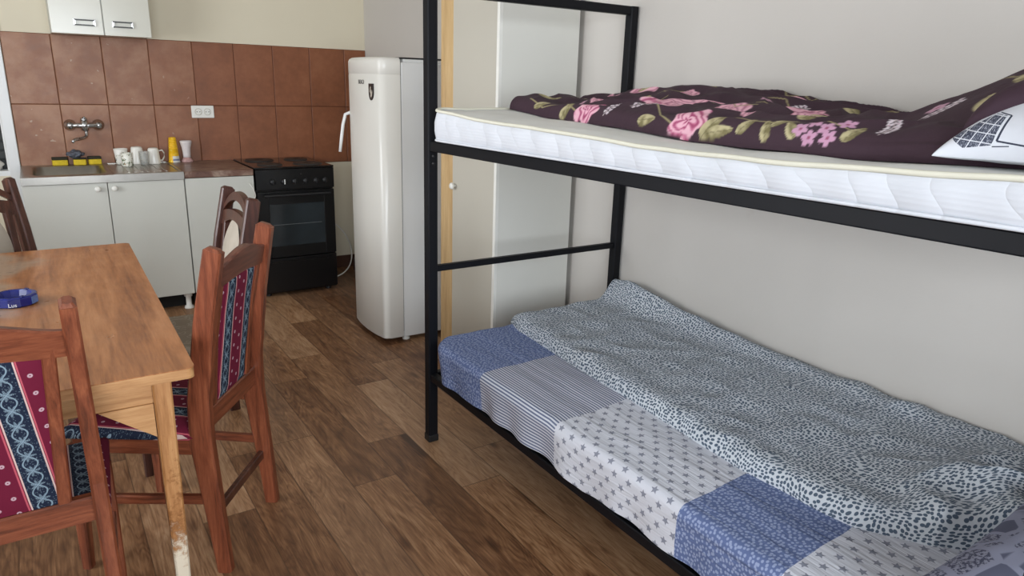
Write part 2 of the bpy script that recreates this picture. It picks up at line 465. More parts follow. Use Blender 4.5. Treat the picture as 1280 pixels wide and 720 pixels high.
def pebble_mat():
    M = Mat('pebble_print_pillow_cover', .85, 0, .15); b = M.coord('UV')
    f = M.voro(b, 16, 'DISTANCE_TO_EDGE', .9); n = M.noise(b, 150, 3, .6)
    inner = M.ss(f, .07, .11)
    f1 = M.voro(b, 16, 'F1', .9, 'Color'); r = M.xyz(f1)[0]
    body = M.mix(M.mth('GREATER_THAN', r, .55), (92, 94, 112), M.mix(M.mth('GREATER_THAN', n, .5), (78, 80, 98), (140, 141, 156)))
    M.color(M.mix(inner, (140, 142, 160), body)); fabric_base(M, .2)
    return M.m
M_pebble = pebble_mat()
def print_mat(name, bumpk=.3):
    M = Mat(name, .8, 0, .2); at = M.node('ShaderNodeAttribute', attribute_name='Print')
    M.color(at.outputs['Color']); v = M.coord()
    M.bump(M.noise(v, 26, 4, .55), bumpk, .006)
    return M.m
M_floral = print_mat('floral_duvet_print', .5)
def pillowprint_mat():
    M = Mat('hatched_pillow_print', .85, 0, .15); x = M.xyz(M.coord()); y, z = x[1], x[2]
    def half(p, q):        # 1 on the left of p->q in the (y, z) plane
        a = M.mth('MULTIPLY', M.mth('SUBTRACT', z, p[1]), q[0]-p[0]); b = M.mth('MULTIPLY', M.mth('SUBTRACT', y, p[0]), q[1]-p[1])
        return M.mth('GREATER_THAN', M.mth('SUBTRACT', a, b), 0)
    def poly(pts):
        k = None
        for i in range(len(pts)):
            h = half(pts[i], pts[(i+1) % len(pts)]); k = h if k is None else M.mth('MULTIPLY', k, h)
        return k
    near = M.mth('MULTIPLY', M.mth('LESS_THAN', x[0], -.60), 1.0)
    body = poly([(-4.567, 1.352), (-4.612, 1.392), (-4.631, 1.390), (-4.629, 1.343), (-4.592, 1.336)])
    if body is not None: pass
    body2 = poly([(-4.567, 1.352), (-4.592, 1.336), (-4.629, 1.343), (-4.631, 1.390), (-4.612, 1.392)])
    body = M.mth('MAXIMUM', body, body2)
    gx = M.mth('FRACT', M.mth('ADD', M.mth('DIVIDE', M.mth('ADD', y, M.mth('MULTIPLY', z, .25)), .0155), 900.0))
    gy = M.mth('FRACT', M.mth('ADD', M.mth('DIVIDE', M.mth('SUBTRACT', z, M.mth('MULTIPLY', y, .12)), .0145), 900.0))
    grid = M.mth('MULTIPLY', M.mth('GREATER_THAN', gx, .10), M.mth('GREATER_THAN', gy, .10))
    n1 = M.noise(M.mapv(M.coord(), (200, 900, 200), rot=(.6, 0, 0)), 1, 2, .6); n2 = M.noise(M.mapv(M.coord(), (200, 900, 200), rot=(-.7, 0, 0)), 1, 2, .6)
    ink = M.mix(M.mth('GREATER_THAN', M.mth('MAXIMUM', n1, n2), .60), (66, 70, 84), (150, 153, 165))
    m = M.mth('MULTIPLY', M.mth('MULTIPLY', body, grid), near)
    c = M.mix(m, (208, 210, 216), ink)
    ln = None
    for a, b, w in (((-4.637,1.390),(-4.634,1.350),.0016), ((-4.617,1.394),(-4.637,1.390),.0008), ((-4.634,1.350),(-4.680,1.344),.0014), ((-4.630,1.341),(-4.652,1.343),.0009)):
        L = math.hypot(b[0]-a[0], b[1]-a[1]); t0, t1 = (b[0]-a[0])/L, (b[1]-a[1])/L
        dy, dz_ = M.mth('SUBTRACT', y, a[0]), M.mth('SUBTRACT', z, a[1])
        al = M.mth('ADD', M.mth('MULTIPLY', dy, t0), M.mth('MULTIPLY', dz_, t1)); ac = M.mth('ABSOLUTE', M.mth('SUBTRACT', M.mth('MULTIPLY', dy, t1), M.mth('MULTIPLY', dz_, t0)))
        k = M.mth('MULTIPLY', M.mth('LESS_THAN', ac, w), M.mth('LESS_THAN', M.mth('ABSOLUTE', M.mth('SUBTRACT', al, L/2)), L/2))
        ln = k if ln is None else M.mth('MAXIMUM', ln, k)
    M.color(M.mix(M.mth('MULTIPLY', ln, near), c, (62, 66, 80)))
    M.bump(M.noise(M.coord(), 14, 3, .5), .35, .01)
    return M.m
M_pillowprint = pillowprint_mat()
def quilt_mat():
    M = Mat('white_quilted_mattress_side', .8, 0, .2); x = M.xyz(M.coord())
    n = M.noise(M.mapv(M.coord(), (1, 1, 1)), 3, 2)
    a = M.mth('ABSOLUTE', M.mth('SINE', M.mth('ADD', M.mth('MULTIPLY', x[1], 36.0), M.mth('ADD', M.mth('MULTIPLY', n, 7.0), M.mth('MULTIPLY', M.mth('SINE', M.mth('MULTIPLY', x[2], 60.0)), .6)))))
    w = M.mth('SINE', M.mth('MULTIPLY', x[2], 700.0))
    M.color(M.mix(n, (200, 203, 209), (210, 212, 217)))
    M.bump(M.mth('ADD', M.mth('MULTIPLY', M.mth('SQRT', a), 1.0), M.mth('MULTIPLY', w, .10)), .28, .006)
    return M.m
M_quilt = quilt_mat()
M_matttop = plain('cream_mattress_cover', (222, 223, 218), .85, 0, .03, 8, .1)
M_piping = plain('cream_piping', (214, 211, 194), .8)
def worktop_mat():
    M = Mat('brown_marbled_worktop', .35); v = M.coord()
    n = M.noise(M.mapv(v, (3, 14, 3)), 2, 6, .65, 1.5)
    M.color(M.ramp(n, [(.3, (72, 44, 36)), (.47, (108, 76, 62)), (.6, (150, 128, 112)), (.75, (186, 172, 158))]))
    return M.m
M_worktop = worktop_mat()

# ================================================================= SETTING
XL, YB, H = -4.3, -6.4, 2.6
# floor of printed planks
def build_floor():
    vl, fl, uvs, cols = [], [], [], []
    pw, pl = .16667, 1.03
    known = {0: -1.97, 1: -1.70, 2: -1.145}
    x0 = -1.3167
    k = -18
    while True:
        xa = x0+k*pw; xb = xa+pw
        if xa > .25: break
        if xb > XL-.2:
            off = known.get(k, random.uniform(-1.03, 0))
            off = off % pl
            y = YB-.3-pl; y = math.floor((y-off)/pl)*pl+off
            while y < .15:
                r = (random.random(), random.random(), random.random())
                b = len(vl)
                vl += [(xa,y,0),(xb,y,0),(xb,y+pl,0),(xa,y+pl,0)]
                fl.append((b,b+1,b+2,b+3)); uvs += [(0,0),(pw,0),(pw,pl),(0,pl)]
                cols += [r]*4
                y += pl
        k += 1
    me = bpy.data.meshes.new('floor'); me.from_pydata(vl, [], fl)
    uv = me.uv_layers.new(name='UVMap')
    for i, q in enumerate(uvs): uv.data[i].uv = q
    ca = me.color_attributes.new(name='Plank', type='FLOAT_COLOR', domain='POINT')
    for i, c in enumerate(cols): ca.data[i].color = (*c, 1)
    me.materials.append(M_floor)
    o = bpy.data.objects.new('floor', me); C.objects.link(o)
    o['kind'] = 'structure'; o['label'] = 'brown wood-look plank floor'
build_floor()
b = BM(); add_box(b, (XL-.2, YB-.2, H), (.3, .2, H+.1)); struct('ceiling', b, M_ceil, 'white ceiling')
# kitchen wall, with the opening left of the tiles (x -3.10 .. -2.262)
b = BM(); add_box(b, (-2.262, 0, 0), (.3, .15, H)); add_box(b, (XL-.2, 0, 0), (-3.2, .15, H)); add_box(b, (-3.2, 0, 2.2), (-2.262, .15, H)); add_box(b, (-3.2, 0, 0), (-2.262, .15, .80))
struct('wall_back', b, M_wallk, 'cream plaster kitchen wall')
# bed wall, not quite square to the kitchen wall
b = BM(); add_prism(b, [(0, 0), (.048, -2.8), (.052, YB-.15), (.25, YB-.15), (.25, 0)], 'z', 0, H)
struct('wall_right', b, M_wall, 'off-white plaster wall along the bunk bed')
# wall behind camera, window opening
wx0, wx1, wz0, wz1 = -3.5, -1.1, .75, 2.3
b = BM()
add_box(b, (XL-.2, YB-.15, 0), (wx0, YB, H)); add_box(b, (wx1, YB-.15, 0), (.052, YB, H))
add_box(b, (wx0, YB-.15, 0), (wx1, YB, wz0)); add_box(b, (wx0, YB-.15, wz1), (wx1, YB, H))
struct('wall_front', b, M_wall, 'plaster wall behind the camera')
# left wall, window opening
ly0, ly1, lz0, lz1 = -3.9, -1.6, .8, 2.25
b = BM()
add_box(b, (XL-.15, YB, 0), (XL, ly0, H)); add_box(b, (XL-.15, ly1, 0), (XL, 0, H))
add_box(b, (XL-.15, ly0, 0), (XL, ly1, lz0)); add_box(b, (XL-.15, ly0, lz1), (XL, ly1, H))
struct('wall_left', b, M_wall, 'plaster wall left of the table')
M_winframe = plain('white_window_frame', (226, 227, 226), .4, 0, .01)
def window_frame_x(name, x0, x1, z0, z1, y):
    b = BM(); t = .06
    add_box(b, (x0, y-.04, z0), (x0+t, y+.04, z1)); add_box(b, (x1-t, y-.04, z0), (x1, y+.04, z1))
    add_box(b, (x0+t, y-.04, z0), (x1-t, y+.04, z0+t)); add_box(b, (x0+t, y-.04, z1-t), (x1-t, y+.04, z1))
    xm = (x0+x1)/2; add_box(b, (xm-.03, y-.035, z0+t), (xm+.03, y+.035, z1-t))
    return struct(name, b, M_winframe, 'white window frame')
window_frame_x('window_1', wx0, wx1, wz0, wz1, YB-.08)
b = BM(); t = .06
add_box(b, (XL-.1, ly0, lz0), (XL-.03, ly0+t, lz1)); add_box(b, (XL-.1, ly1-t, lz0), (XL-.03, ly1, lz1))
add_box(b, (XL-.1, ly0+t, lz0), (XL-.03, ly1-t, lz0+t)); add_box(b, (XL-.1, ly0+t, lz1-t), (XL-.03, ly1-t, lz1))
add_box(b, (XL-.1, (ly0+ly1)/2-.03, lz0+t), (XL-.03, (ly0+ly1)/2+.03, lz1-t))
struct('window_2', b, M_winframe, 'white window frame')
# window beside the tiles: white frame, dark shutter behind glass
wn = BM()
add_box(wn, (-2.262, -.018, .0), (-2.207, 0, 2.25), .003)
add_box(wn, (-3.2, 0, .80), (-2.262, .10, .83)); add_box(wn, (-3.2, .03, 2.14), (-2.262, .09, 2.2)); add_box(wn, (-3.2, .03, .83), (-3.14, .09, 2.14)); add_box(wn, (-2.272, .03, .83), (-2.262, .09, 2.14))
W3 = struct('window_3', wn, M_winframe, 'white casing strip and frame left of the tiles')
sh = BM(); add_box(sh, (-3.2, .117, .80), (-2.262, .13, 2.2))
for k in range(24): add_box(sh, (-3.14, .10, .835+k*.055), (-2.272, .115, .835+k*.055+.048), .004)
M_shut = plain('dark_grey_shutter', (52, 54, 52), .6)
struct('window_shutter', sh, M_shut, 'dark grey slatted shutter', W3)
def glass_mat(name, tint=(226, 228, 222)):
    M = Mat(name, .06); M.color(tint); M.b.inputs['Alpha'].default_value = .32
    return M.m
M_glass = glass_mat('clear_glass')
# tiles
def build_tiles():
    vl, fl, cols, mi = [], [], [], []
    tw, th, zt, rem = .2567, .4022, 1.6193, .1645
    xs = [0, -rem]+[-rem-k*tw for k in range(1, 9)]
    xs = [x for x in xs if x > -2.205]+[-2.205]
    g = .0016; yf = -.009
    for i in range(len(xs)-1):
        for j in range(2):
            xb, xa = xs[i]-g, xs[i+1]+g; zb, za = zt-j*th-g, zt-(j+1)*th+g
            r = random.random(); left_pale = max(0, min(1, (-1.15-(xa+xb)/2)/.45+.15))  # second channel: paler tone, growing towards the left tiles
            b = len(vl); e = .0025
            vl += [(xa,0,za),(xb,0,za),(xb,0,zb),(xa,0,zb),(xa,yf+e,za),(xb,yf+e,za),(xb,yf+e,zb),(xa,yf+e,zb),(xa+e,yf,za+e),(xb-e,yf,za+e),(xb-e,yf,zb-e),(xa+e,yf,zb-e)]
            cols += [(r, left_pale, 0, 1)]*12
            for q in ((8,9,10,11),(4,5,9,8),(5,6,10,9),(6,7,11,10),(7,4,8,11),(0,1,5,4),(1,2,6,5),(2,3,7,6),(3,0,4,7)):
                fl.append([b+k for k in q]); mi.append(0)
    b = len(vl); z1 = zt-2*th
    vl += [(-2.205,-.005,z1),(0,-.005,z1),(0,-.005,zt),(-2.205,-.005,zt)]; cols += [(0,0,0,1)]*4
    fl.append((b,b+1,b+2,b+3)); mi.append(1)
    me = bpy.data.meshes.new('trim_1'); me.from_pydata(vl, [], fl)
    ca = me.color_attributes.new(name='Tile', type='FLOAT_COLOR', domain='POINT')
    for i, c in enumerate(cols): ca.data[i].color = c
    me.materials.append(M_tile); me.materials.append(M_grout)
    for p, m in zip(me.polygons, mi): p.material_index = m
    o = bpy.data.objects.new('trim_1', me); C.objects.link(o); o['kind'] = 'structure'; o['label'] = 'two rows of brown wall tiles'
build_tiles()
M_base = plain('dark_brown_baseboard', (78, 50, 36), .5)
b = BM(); add_box(b, (-2.2, -.012, 0), (.0, 0, .092), .003); struct('baseboard_back', b, M_base, 'dark brown baseboard')

# ================================================================= KITCHEN
XS, ZC, YC = -2.206, .858, -.603
# --- sink cabinet
def leg_cyl(x, y, parent):
    b = BM(); add_lathe(b, [(0, 0), (.026, 0), (.028, .006), (.024, .016), (.016, .02), (.016, .075), (.024, .08), (.024, .1062), (0, .1062)], 20, c=(x, y, 0))
    obj('leg', b, M_whiteplastic, parent, True)
def cab_body(x0, x1, parent):
    b = BM(); t = .016
    add_box(b, (x0, YC+.02, .106), (x0+t, -.014, ZC-.042)); add_box(b, (x1-t, YC+.02, .106), (x1, -.014, ZC-.042))
    add_box(b, (x0+t, YC+.02, .106), (x1-t, -.014, .122)); add_box(b, (x0+t, -.026, .122), (x1-t, -.014, ZC-.042))
    obj('body', b, M_white_lam, parent)
sc_ = thing('sink_cabinet', 'white two-door base cabinet under the steel sink', 'cabinet', (0,0,0))
cab_body(XS, XS+.8, sc_)
for i, (xa, xb, kx) in enumerate(((XS+.001, XS+.3975, -1.857), (XS+.4015, XS+.797, -1.774))):
    b = BM(); add_box(b, (xa, YC, .108), (xb, YC+.018, ZC-.044), .0015)
    d = obj('door', b, M_white_lam, sc_)
    b = BM(); Mk = Matrix.Translation((kx, YC, .782)) @ Matrix.Rotation(R(90), 4, 'X')
    add_lathe(b, [(0, 0), (.010, 0), (.009, .010), (.0155, .014), (.0165, .020), (.012, .026), (0, .027)], 20, Mk)
    obj('knob', b, M_whiteplastic, d, True)
for x, y in ((XS+.05, -.1), (XS+.05, YC+.06), (XS+.765, YC+.06), (XS+.75, -.1)): leg_cyl(x, y, sc_)
b = BM(); add_box(b, (XS+.02, YC+.13, .0), (XS+.79, YC+.145, .104)); obj('plinth_or_shade', b, M_dark, sc_, False, 'dark board added as the shade under the sink cabinet')  # added dark board, paints the shaded void behind the legs
# --- base cabinet
bc = thing('base_cabinet', 'white single-door base cabinet between sink and black stove', 'cabinet')
cab_body(XS+.803, XS+1.2, bc)
b = BM(); add_box(b, (XS+.804, YC, .108), (XS+1.199, YC+.018, ZC-.041), .0015); d = obj('door', b, M_white_lam, bc)
b = BM(); pts = bezier((-1.035, YC-.002, .772), (-1.03, YC-.03, .75), (-.995+.0, YC-.03, .70), (-1.012, YC-.002, .672), 12)
add_tube(b, pts, .0028, 8); obj('wire_handle', b, M_whiteplastic, d, True)
for x, y in ((XS+.84, YC+.06), (XS+.84, -.1), (XS+1.16, YC+.06), (XS+1.16, -.1)): leg_cyl(x, y, bc)
b = BM(); add_box(b, (XS+.81, YC+.13, .0), (XS+1.19, YC+.145, .104)); obj('plinth_or_shade', b, M_dark, bc, False, 'dark board added as the shade under the sink cabinet')  # same added board, its dark colour is the shade below the cabinet
# --- worktop
b = BM(); add_box(b, (XS+.802, YC-.006, ZC-.038), (XS+1.2, -.012, ZC), .004)
tag(obj('worktop', b, M_worktop), 'short brown marbled worktop between sink and stove', 'worktop')
# --- sink
def rrect(cx, cy, hx, hy, r, n=8):
    out = []
    for qx, qy, a0 in ((1,1,0),(-1,1,90),(-1,-1,180),(1,-1,270)):
        for k in range(n+1):
            a = R(a0+90*k/n); out.append((cx+qx*(hx-r)+r*math.cos(a), cy+qy*(hy-r)+r*math.sin(a)))
    return out
sk = thing('kitchen_sink', 'stainless steel sink with drainboard under the wall tap', 'sink', (0,0,0))
b = BM()
cx, cy = -1.975, -.305
outer = [(XS-.001, -.012), (XS+.8, -.012), (XS+.8, YC-.008), (XS-.001, YC-.008)]
bas = rrect(cx, cy, .175, .215, .06); bas2 = rrect(cx, cy, .165, .205, .055); rim = rrect(cx, cy, .19, .235, .07)
xr = -1.765
def toedge(p):   # project rim point to the boundary of the left half of the sheet
    x, y = p; dx, dy = x-cx, y-cy
    L, Rr, T, Bo = XS-.001, xr, -.012, YC-.008
    ts = []
    if dx > 1e-6: ts.append((Rr-cx)/dx)
    if dx < -1e-6: ts.append((L-cx)/dx)
    if dy > 1e-6: ts.append((T-cy)/dy)
    if dy < -1e-6: ts.append((Bo-cy)/dy)
    t = min(ts); return (cx+dx*t, cy+dy*t)
edge = [toedge(p) for p in rim]
# snap nearest points to the corners
for c in ((XS-.001,-.012),(xr,-.012),(XS-.001,YC-.008),(xr,YC-.008)):
    i = min(range(len(edge)), key=lambda k: (edge[k][0]-c[0])**2+(edge[k][1]-c[1])**2); edge[i] = c
rings = [[(p[0],p[1],ZC) for p in edge], [(p[0],p[1],ZC+.001) for p in rim], [(p[0],p[1],ZC-.004) for p in bas], [(p[0],p[1],ZC-.13) for p in bas2], [(cx+(p[0]-cx)*.85, cy+(p[1]-cy)*.85, ZC-.15) for p in bas2]]
vr = [[b.verts.new(p) for p in r_] for r_ in rings]
n = len(vr[0])
for a_, c_ in zip(vr, vr[1:]):
    for j in range(n): b.faces.new([a_[j], a_[(j+1)%n], c_[(j+1)%n], c_[j]])
b.faces.new(vr[-1])
obj('basin', b, M_steel, sk, True)
b = BM()
add_box(b, (xr+.0005, YC-.008, ZC-.006), (XS+.8, -.012, ZC-.004))
for k in range(7): add_beam(b, [(-1.68+.033*k+.0, -.10, ZC-.003), (-1.68+.033*k, -.50, ZC-.004)], (.012, .005), (1,0,0), .002)
for p, q in (((xr,-.020),(XS+.795,-.020)), ((XS+.793,-.020),(XS+.793,YC)), ((xr,YC),(XS+.795,YC)), ((xr+.006,-.02),(xr+.006,YC))):
    add_beam(b, [(p[0],p[1],ZC-.001), (q[0],q[1],ZC-.001)], (.012, .008), (1,0,0) if p[0] == q[0] else (0,1,0), .002)
obj('drainboard', b, M_steel, sk)
b = BM(); add_box(b, (XS-.001, YC-.012, ZC-.042), (XS+.8, YC-.0085, ZC+.0005), .001); obj('front_lip', b, M_steel, sk)
b = BM(); add_lathe(b, [(0, 0), (.03, 0), (.04, .003), (.042, .001), (.042, -.002), (0, -.002)], 24, c=(cx, cy, ZC-.147)); obj('drain', b, M_chrome, sk, True)
# --- tap
tp = thing('wall_tap', 'chrome wall mixer tap on the tiles above the sink', 'tap', (-1.85, -.009, 1.095))
b = BM()
for s in (-1, 1):
    Mk = Matrix.Translation((s*.075, 0, 0)) @ Matrix.Rotation(R(90), 4, 'X')
    add_lathe(b, [(0, 0), (.034, 0), (.033, .008), (.024, .022), (.020, .03), (.020, .055), (0, .06)], 24, Mk)
add_tube(b, [(-.078, -.045, 0), (-.02, -.047, 0), (.02, -.047, 0), (.078, -.045, 0)], [.013, .016, .016, .013], 14)
add_tube(b, [(0, -.047, -.03), (0, -.047, .03)], .021, 16)
obj('mixer_body', b, M_chrome, tp, True)
b = BM(); add_tube(b, [(0, -.047, .029), (0, -.047, .045)], .018, 16); add_beam(b, [(0, -.05, .042), (.0, -.09, .052), (.0, -.115, .05)], [(.02,.01), (.014,.008), (.012,.007)], (1,0,0), .003); obj('lever', b, M_chrome, tp, True)
b = BM(); add_tube(b, bezier((.004, -.047, -.025), (.006, -.05, -.075), (-.0, -.07, -.068), (-.03, -.10, -.075), 8)+bezier((-.03, -.10, -.075), (-.05, -.13, -.078), (-.07, -.15, -.07), (-.078, -.16, -.09), 6)[1:], .009, 12); obj('spout', b, M_chrome, tp, True)
# --- sponges
M_sponge = plain('yellow_sponge', (206, 178, 44), .95, 0, .12, 60, .6, 300)
M_pad = plain('dark_scouring_pad', (44, 42, 30), .95, 0, .3, 90, .5, 400)
def sponge(x, y, rz, lab, l=.085, w=.05, h=.032, padh=.016, rx=0):
    t = thing('sponge', lab, 'sponge', (x, y, ZC+.001), rz, 'sponges behind the sink basin')
    b = BM(); add_box(b, (-l/2, -w/2, 0), (l/2, w/2, h), .006); 
    for v in b.verts: v.co.x *= 1-.08*math.sin(PI*max(0,min(1,v.co.z/h)))
    obj('foam', b, M_sponge, t, True)
    b = BM(); add_box(b, (-l/2+.002, -w/2+.001, h), (l/2-.002, w/2-.001, h+padh), .003); obj('scouring_pad', b, M_pad, t)
    return t
sponge(-2.005, -.047, .03, 'yellow sponge with dark pad, leftmost of the three behind the sink')
sponge(-1.90, -.062, -.2, 'yellow sponge in the middle, under the grey scourer', .07, .045, .034, .008)
sponge(-1.822, -.043, .08, 'yellow sponge with dark pad, rightmost of the three behind the sink', .075)
M_scour = plain('grey_steel_wool', (92, 95, 104), .5, .6, .35, 120, .9, 500)
b = BM(); bmesh.ops.create_icosphere(b, subdivisions=4, radius=1)
for v in b.verts:
    n_ = 1+.42*noise.noise(v.co*2.3)+.14*noise.noise(v.co*8)
    v.co = Vector((v.co.x*.044*n_, v.co.y*.026*n_, v.co.z*.026*n_*(1-.35*abs(v.co.x)))) + Vector((-1.92, -.052, ZC+.066))
tag(obj('scouring_ball', b, M_scour, None, True), 'dark grey metal scourer lying on the middle sponge', 'scourer')

# --- cups
def flower_mug_mat():
    M = Mat('flower_print_ceramic', .22); v = M.coord(); n = M.noise(v, 60, 3, .6, 1.0); m = M.noise(M.mapv(v, loc=(3,1,2)), 75, 3, .6, 1)
    c = M.mix(M.mth('GREATER_THAN', n, .575), (228, 226, 214), (96, 112, 84))
    M.color(M.mix(M.mth('GREATER_THAN', m, .62), c, (150, 120, 84))); return M.m
M_flowermug = flower_mug_mat()
def cup(name, x, y, rb, rt, h, lab, mat, cat='mug', handle=None, inverted=False, group='mugs on the drainboard', z=ZC-.0025):
    t = thing(name, lab, cat, (x, y, z), 0, group)
    w = .003
    if inverted: prof = [(rb-w, .0), (rb, .0), (rb, .004), (rt+.001, h-.012), (rt-.003, h-.003), (rt-.008, h), (rt-.011, h-.002), (0, h-.004)]
    else: prof = [(0, .003), (0, 0), (rb-.004, 0), (rb, .005), (rt, h-.001), (rt-w/2, h), (rt-w, h-.001), (rb-w, .007), (0, .006)]
    if inverted: prof = [(0, h-.008), (rt-.012, h-.008), (rb-w, .001)]+prof
    b = BM(); add_lathe(b, prof, 32); obj('mug_body' if cat == 'mug' else 'cup_body', b, mat, t, True)
    if handle is not None:
        a = handle; rm = (rb+rt)/2-.001; d = Vector((math.cos(a), math.sin(a), 0))
        pts = [Vector((0,0,h*.80))+d*(rm-.001), Vector((0,0,h*.84))+d*(rm+.018), Vector((0,0,h*.66))+d*(rm+.030), Vector((0,0,h*.40))+d*(rm+.029), Vector((0,0,h*.2))+d*(rm+.016), Vector((0,0,h*.2))+d*(rm-.001)]
        b = BM(); add_tube(b, pts, .0045, 10); obj('handle', b, mat, t, True)
    return t
cup('ceramic_mug', -1.676, -.075, .030, .040, .098, 'plain white mug at the left end of the mug group', M_ceramic)
cup('ceramic_mug', -1.655, -.20, .031, .033, .083, 'small mug with green flower print, front of the group', M_flowermug, handle=PI)
cup('ceramic_mug', -1.585, -.07, .042, .033, .108, 'tall upside-down cream mug behind the flower mug', M_ceramic, inverted=True)
cup('ceramic_mug', -1.493, -.09, .039, .031, .100, 'upside-down white mug with handle towards the yellow cups', M_ceramic, handle=.1, inverted=True)
t = thing('drinking_glass', 'clear glass tumbler between the tall mug and handled mug', 'glass', (-1.556, -.155, ZC-.0025))
b = BM(); add_lathe(b, [(0, .004), (0, 0), (.024, 0), (.030, .085), (.0285, .085), (.0225, .006), (0, .004)], 28); obj('glass_body', b, M_glass, t, True)
# yellow stack of paper cups, upside down
def yellow_mat():
    M = Mat('yellow_paper_cup', .45); v = M.coord(); x = M.xyz(v); n = M.noise(M.mapv(v, (1,1,2)), 60, 2)
    c = M.mix(M.mth('GREATER_THAN', n, .64), (232, 178, 14), (238, 208, 90))
    lab = M.mth('MULTIPLY', M.mth('LESS_THAN', x[2], .042), M.mth('MULTIPLY', M.mth('GREATER_THAN', x[0], -.012), M.mth('LESS_THAN', x[1], .0)))
    c2 = M.mix(M.mth('LESS_THAN', M.mth('ABSOLUTE', M.mth('SUBTRACT', x[2], .018)), .006), (206, 204, 196), (120, 126, 150))
    M.color(M.mix(lab, c, c2)); return M.m
M_yc = yellow_mat()
t = thing('paper_cup_stack', 'yellow upside-down paper cups stacked beside the frosted glass', 'paper cups', (-1.372, -.075, ZC))
b = BM(); prof = [(.033, 0), (.036, 0), (.036, .005), (.034, .008)]
for k in range(5):
    z = .086+k*.014; r = .0335-.0125*(z/.16)
    prof += [(r+.0005, z-.001), (r+.0018, z), (r+.0018, z+.003), (r, z+.0035)]
prof += [(.0215, .158), (.020, .160), (.018, .159), (.017, .154), (0, .154)]
add_lathe(b, prof, 32); obj('cup_body', b, M_yc, t, True)
t = thing('frosted_glass', 'waisted glass with white filling right of yellow cups', 'glass', (-1.293, -.07, ZC))
M_frost = plain('milky_glass', (214, 206, 204), .25, 0, .06, 40); M_pink = plain('pinkish_glass_base', (176, 140, 136), .25, 0, .2, 60)
b = BM(); add_lathe(b, [(0, .03), (.0235, .03), (.0235, .045), (.027, .09), (.036, .126), (.036, .136), (.034, .137), (.033, .13), (.0, .118)], 30); obj('glass_bowl', b, M_frost, t, True)
b = BM(); add_lathe(b, [(0, 0), (.037, 0), (.037, .008), (.029, .018), (.0235, .03), (0, .03)], 30); obj('glass_foot', b, M_pink, t, True, 'pinkish foot')

# --- outlet
t = thing('wall_socket', 'white socket plate on the brown tiles', 'socket', (-1.16, -.009, 1.177))
b = BM(); add_box(b, (-.07, -.010, -.04), (.07, 0, .04), .004); obj('plate', b, M_whiteplastic, t)
M_sock = plain('socket_recess', (196, 190, 176), .5)
for s in (-.028, .028):
    b = BM(); Mk = Matrix.Translation((s, -.010, 0)) @ Matrix.Rotation(R(90), 4, 'X')
    add_lathe(b, [(.018, 0), (.0225, 0), (.0225, .0015), (.019, .0018), (.018, -.004), (0, -.004)], 24, Mk); so = obj('socket_ring', b, M_sock, t, True)
    b = BM()
    for q in (-.009, .009):
        add_lathe(b, [(0, .0046), (.0028, .0046), (.0028, 0), (0, 0)], 10, Matrix.Translation((s+q, -.0105, 0)) @ Matrix.Rotation(R(90), 4, 'X'))
    obj('socket_hole', b, M_dark, so)

# --- upper cabinet
uc = thing('wall_cabinet', 'glossy cream two-door wall cabinet hung above the sink', 'cabinet')
UX0, UX1, UY, UZ0, UZ1 = -1.958, -1.457, -.30, 1.614, 2.2
b = BM(); add_box(b, (UX0+.001, UY+.018, UZ0+.004), (UX1-.001, -.001, UZ1), .002); obj('body', b, M_white_lam, uc)
for xa, xb, hx in ((UX0, -1.7035, -1.795), (-1.6985, UX1, -1.604)):
    b = BM(); add_box(b, (xa, UY, UZ0), (xb, UY+.017, UZ1), .002); d = obj('door', b, M_upcab, uc)
    b = BM()
    for z in (1.663, 1.690): add_beam(b, [(hx-.05, UY-.012, z), (hx+.05, UY-.012, z)], (.007, .007), (0,1,0), .001)
    obj('handle', b, M_handle, d)
    for s in (-1, 1):
        b = BM(); add_box(b, (hx+s*.048-.006, UY-.014, 1.659), (hx+s*.048+.006, UY, 1.694), .001); obj('handle_end', b, M_chrome, d)

# --- stove
st = thing('cooker', 'black freestanding electric cooker between worktop and fridge', 'stove')
SX0, SX1, SY, SZ = -.990, -.480, -.578, .862
b = BM(); add_box(b, (SX0, SY+.03, .02), (SX1, -.014, SZ-.012), .003); obj('body', b, M_blackenamel, st)
b = BM(); add_box(b, (SX0-.002, SY+.004, SZ-.014), (SX1+.002, -.014, SZ), .004); hob = obj('hob', b, M_blackglass, st)
M_plate = plain('grey_hotplate', (40, 36, 34), .5)
for x, y, r in ((-.86, -.44, .075), (-.61, -.44, .09), (-.86, -.18, .09), (-.61, -.18, .075)):
    b = BM(); add_lathe(b, [(r+.006, 0), (r+.004, .004), (r, .007), (r*.3, .007), (r*.28, .005), (0, .005)], 32, c=(x, y, SZ)); obj('hotplate', b, M_plate, hob, True)
b = BM(); add_box(b, (SX0, SY, .715), (SX1, SY+.03, SZ-.015), .004); cp = obj('control_panel', b, M_blackenamel, st)
M_mark = plain('white_knob_mark', (215, 215, 210), .5)
for k, x in enumerate((-.885, -.815, -.745, -.675, -.605, -.545)):
    b = BM(); add_lathe(b, [(0, 0), (.019, 0), (.018, .012), (.015, .018), (0, .019)], 24, Matrix.Translation((x, SY, .768)) @ Matrix.Rotation(R(90), 4, 'X'))
    add_box(b, (x-.003, SY-.026, .752), (x+.003, SY-.015, .784), .001)
    kn = obj('knob', b, M_blackplastic, cp, True)
    if k == 1:
        b = BM(); add_box(b, (x-.003, SY-.0275, .754), (x+.003, SY-.026, .785)); obj('pointer', b, M_mark, kn, False, 'white pointer')
b = BM(); add_lathe(b, [(0, 0), (.006, 0), (.005, .003), (0, .003)], 12, Matrix.Translation((-.70, SY, .812)) @ Matrix.Rotation(R(90), 4, 'X')); obj('indicator_lamp', b, M_plate, cp, True)
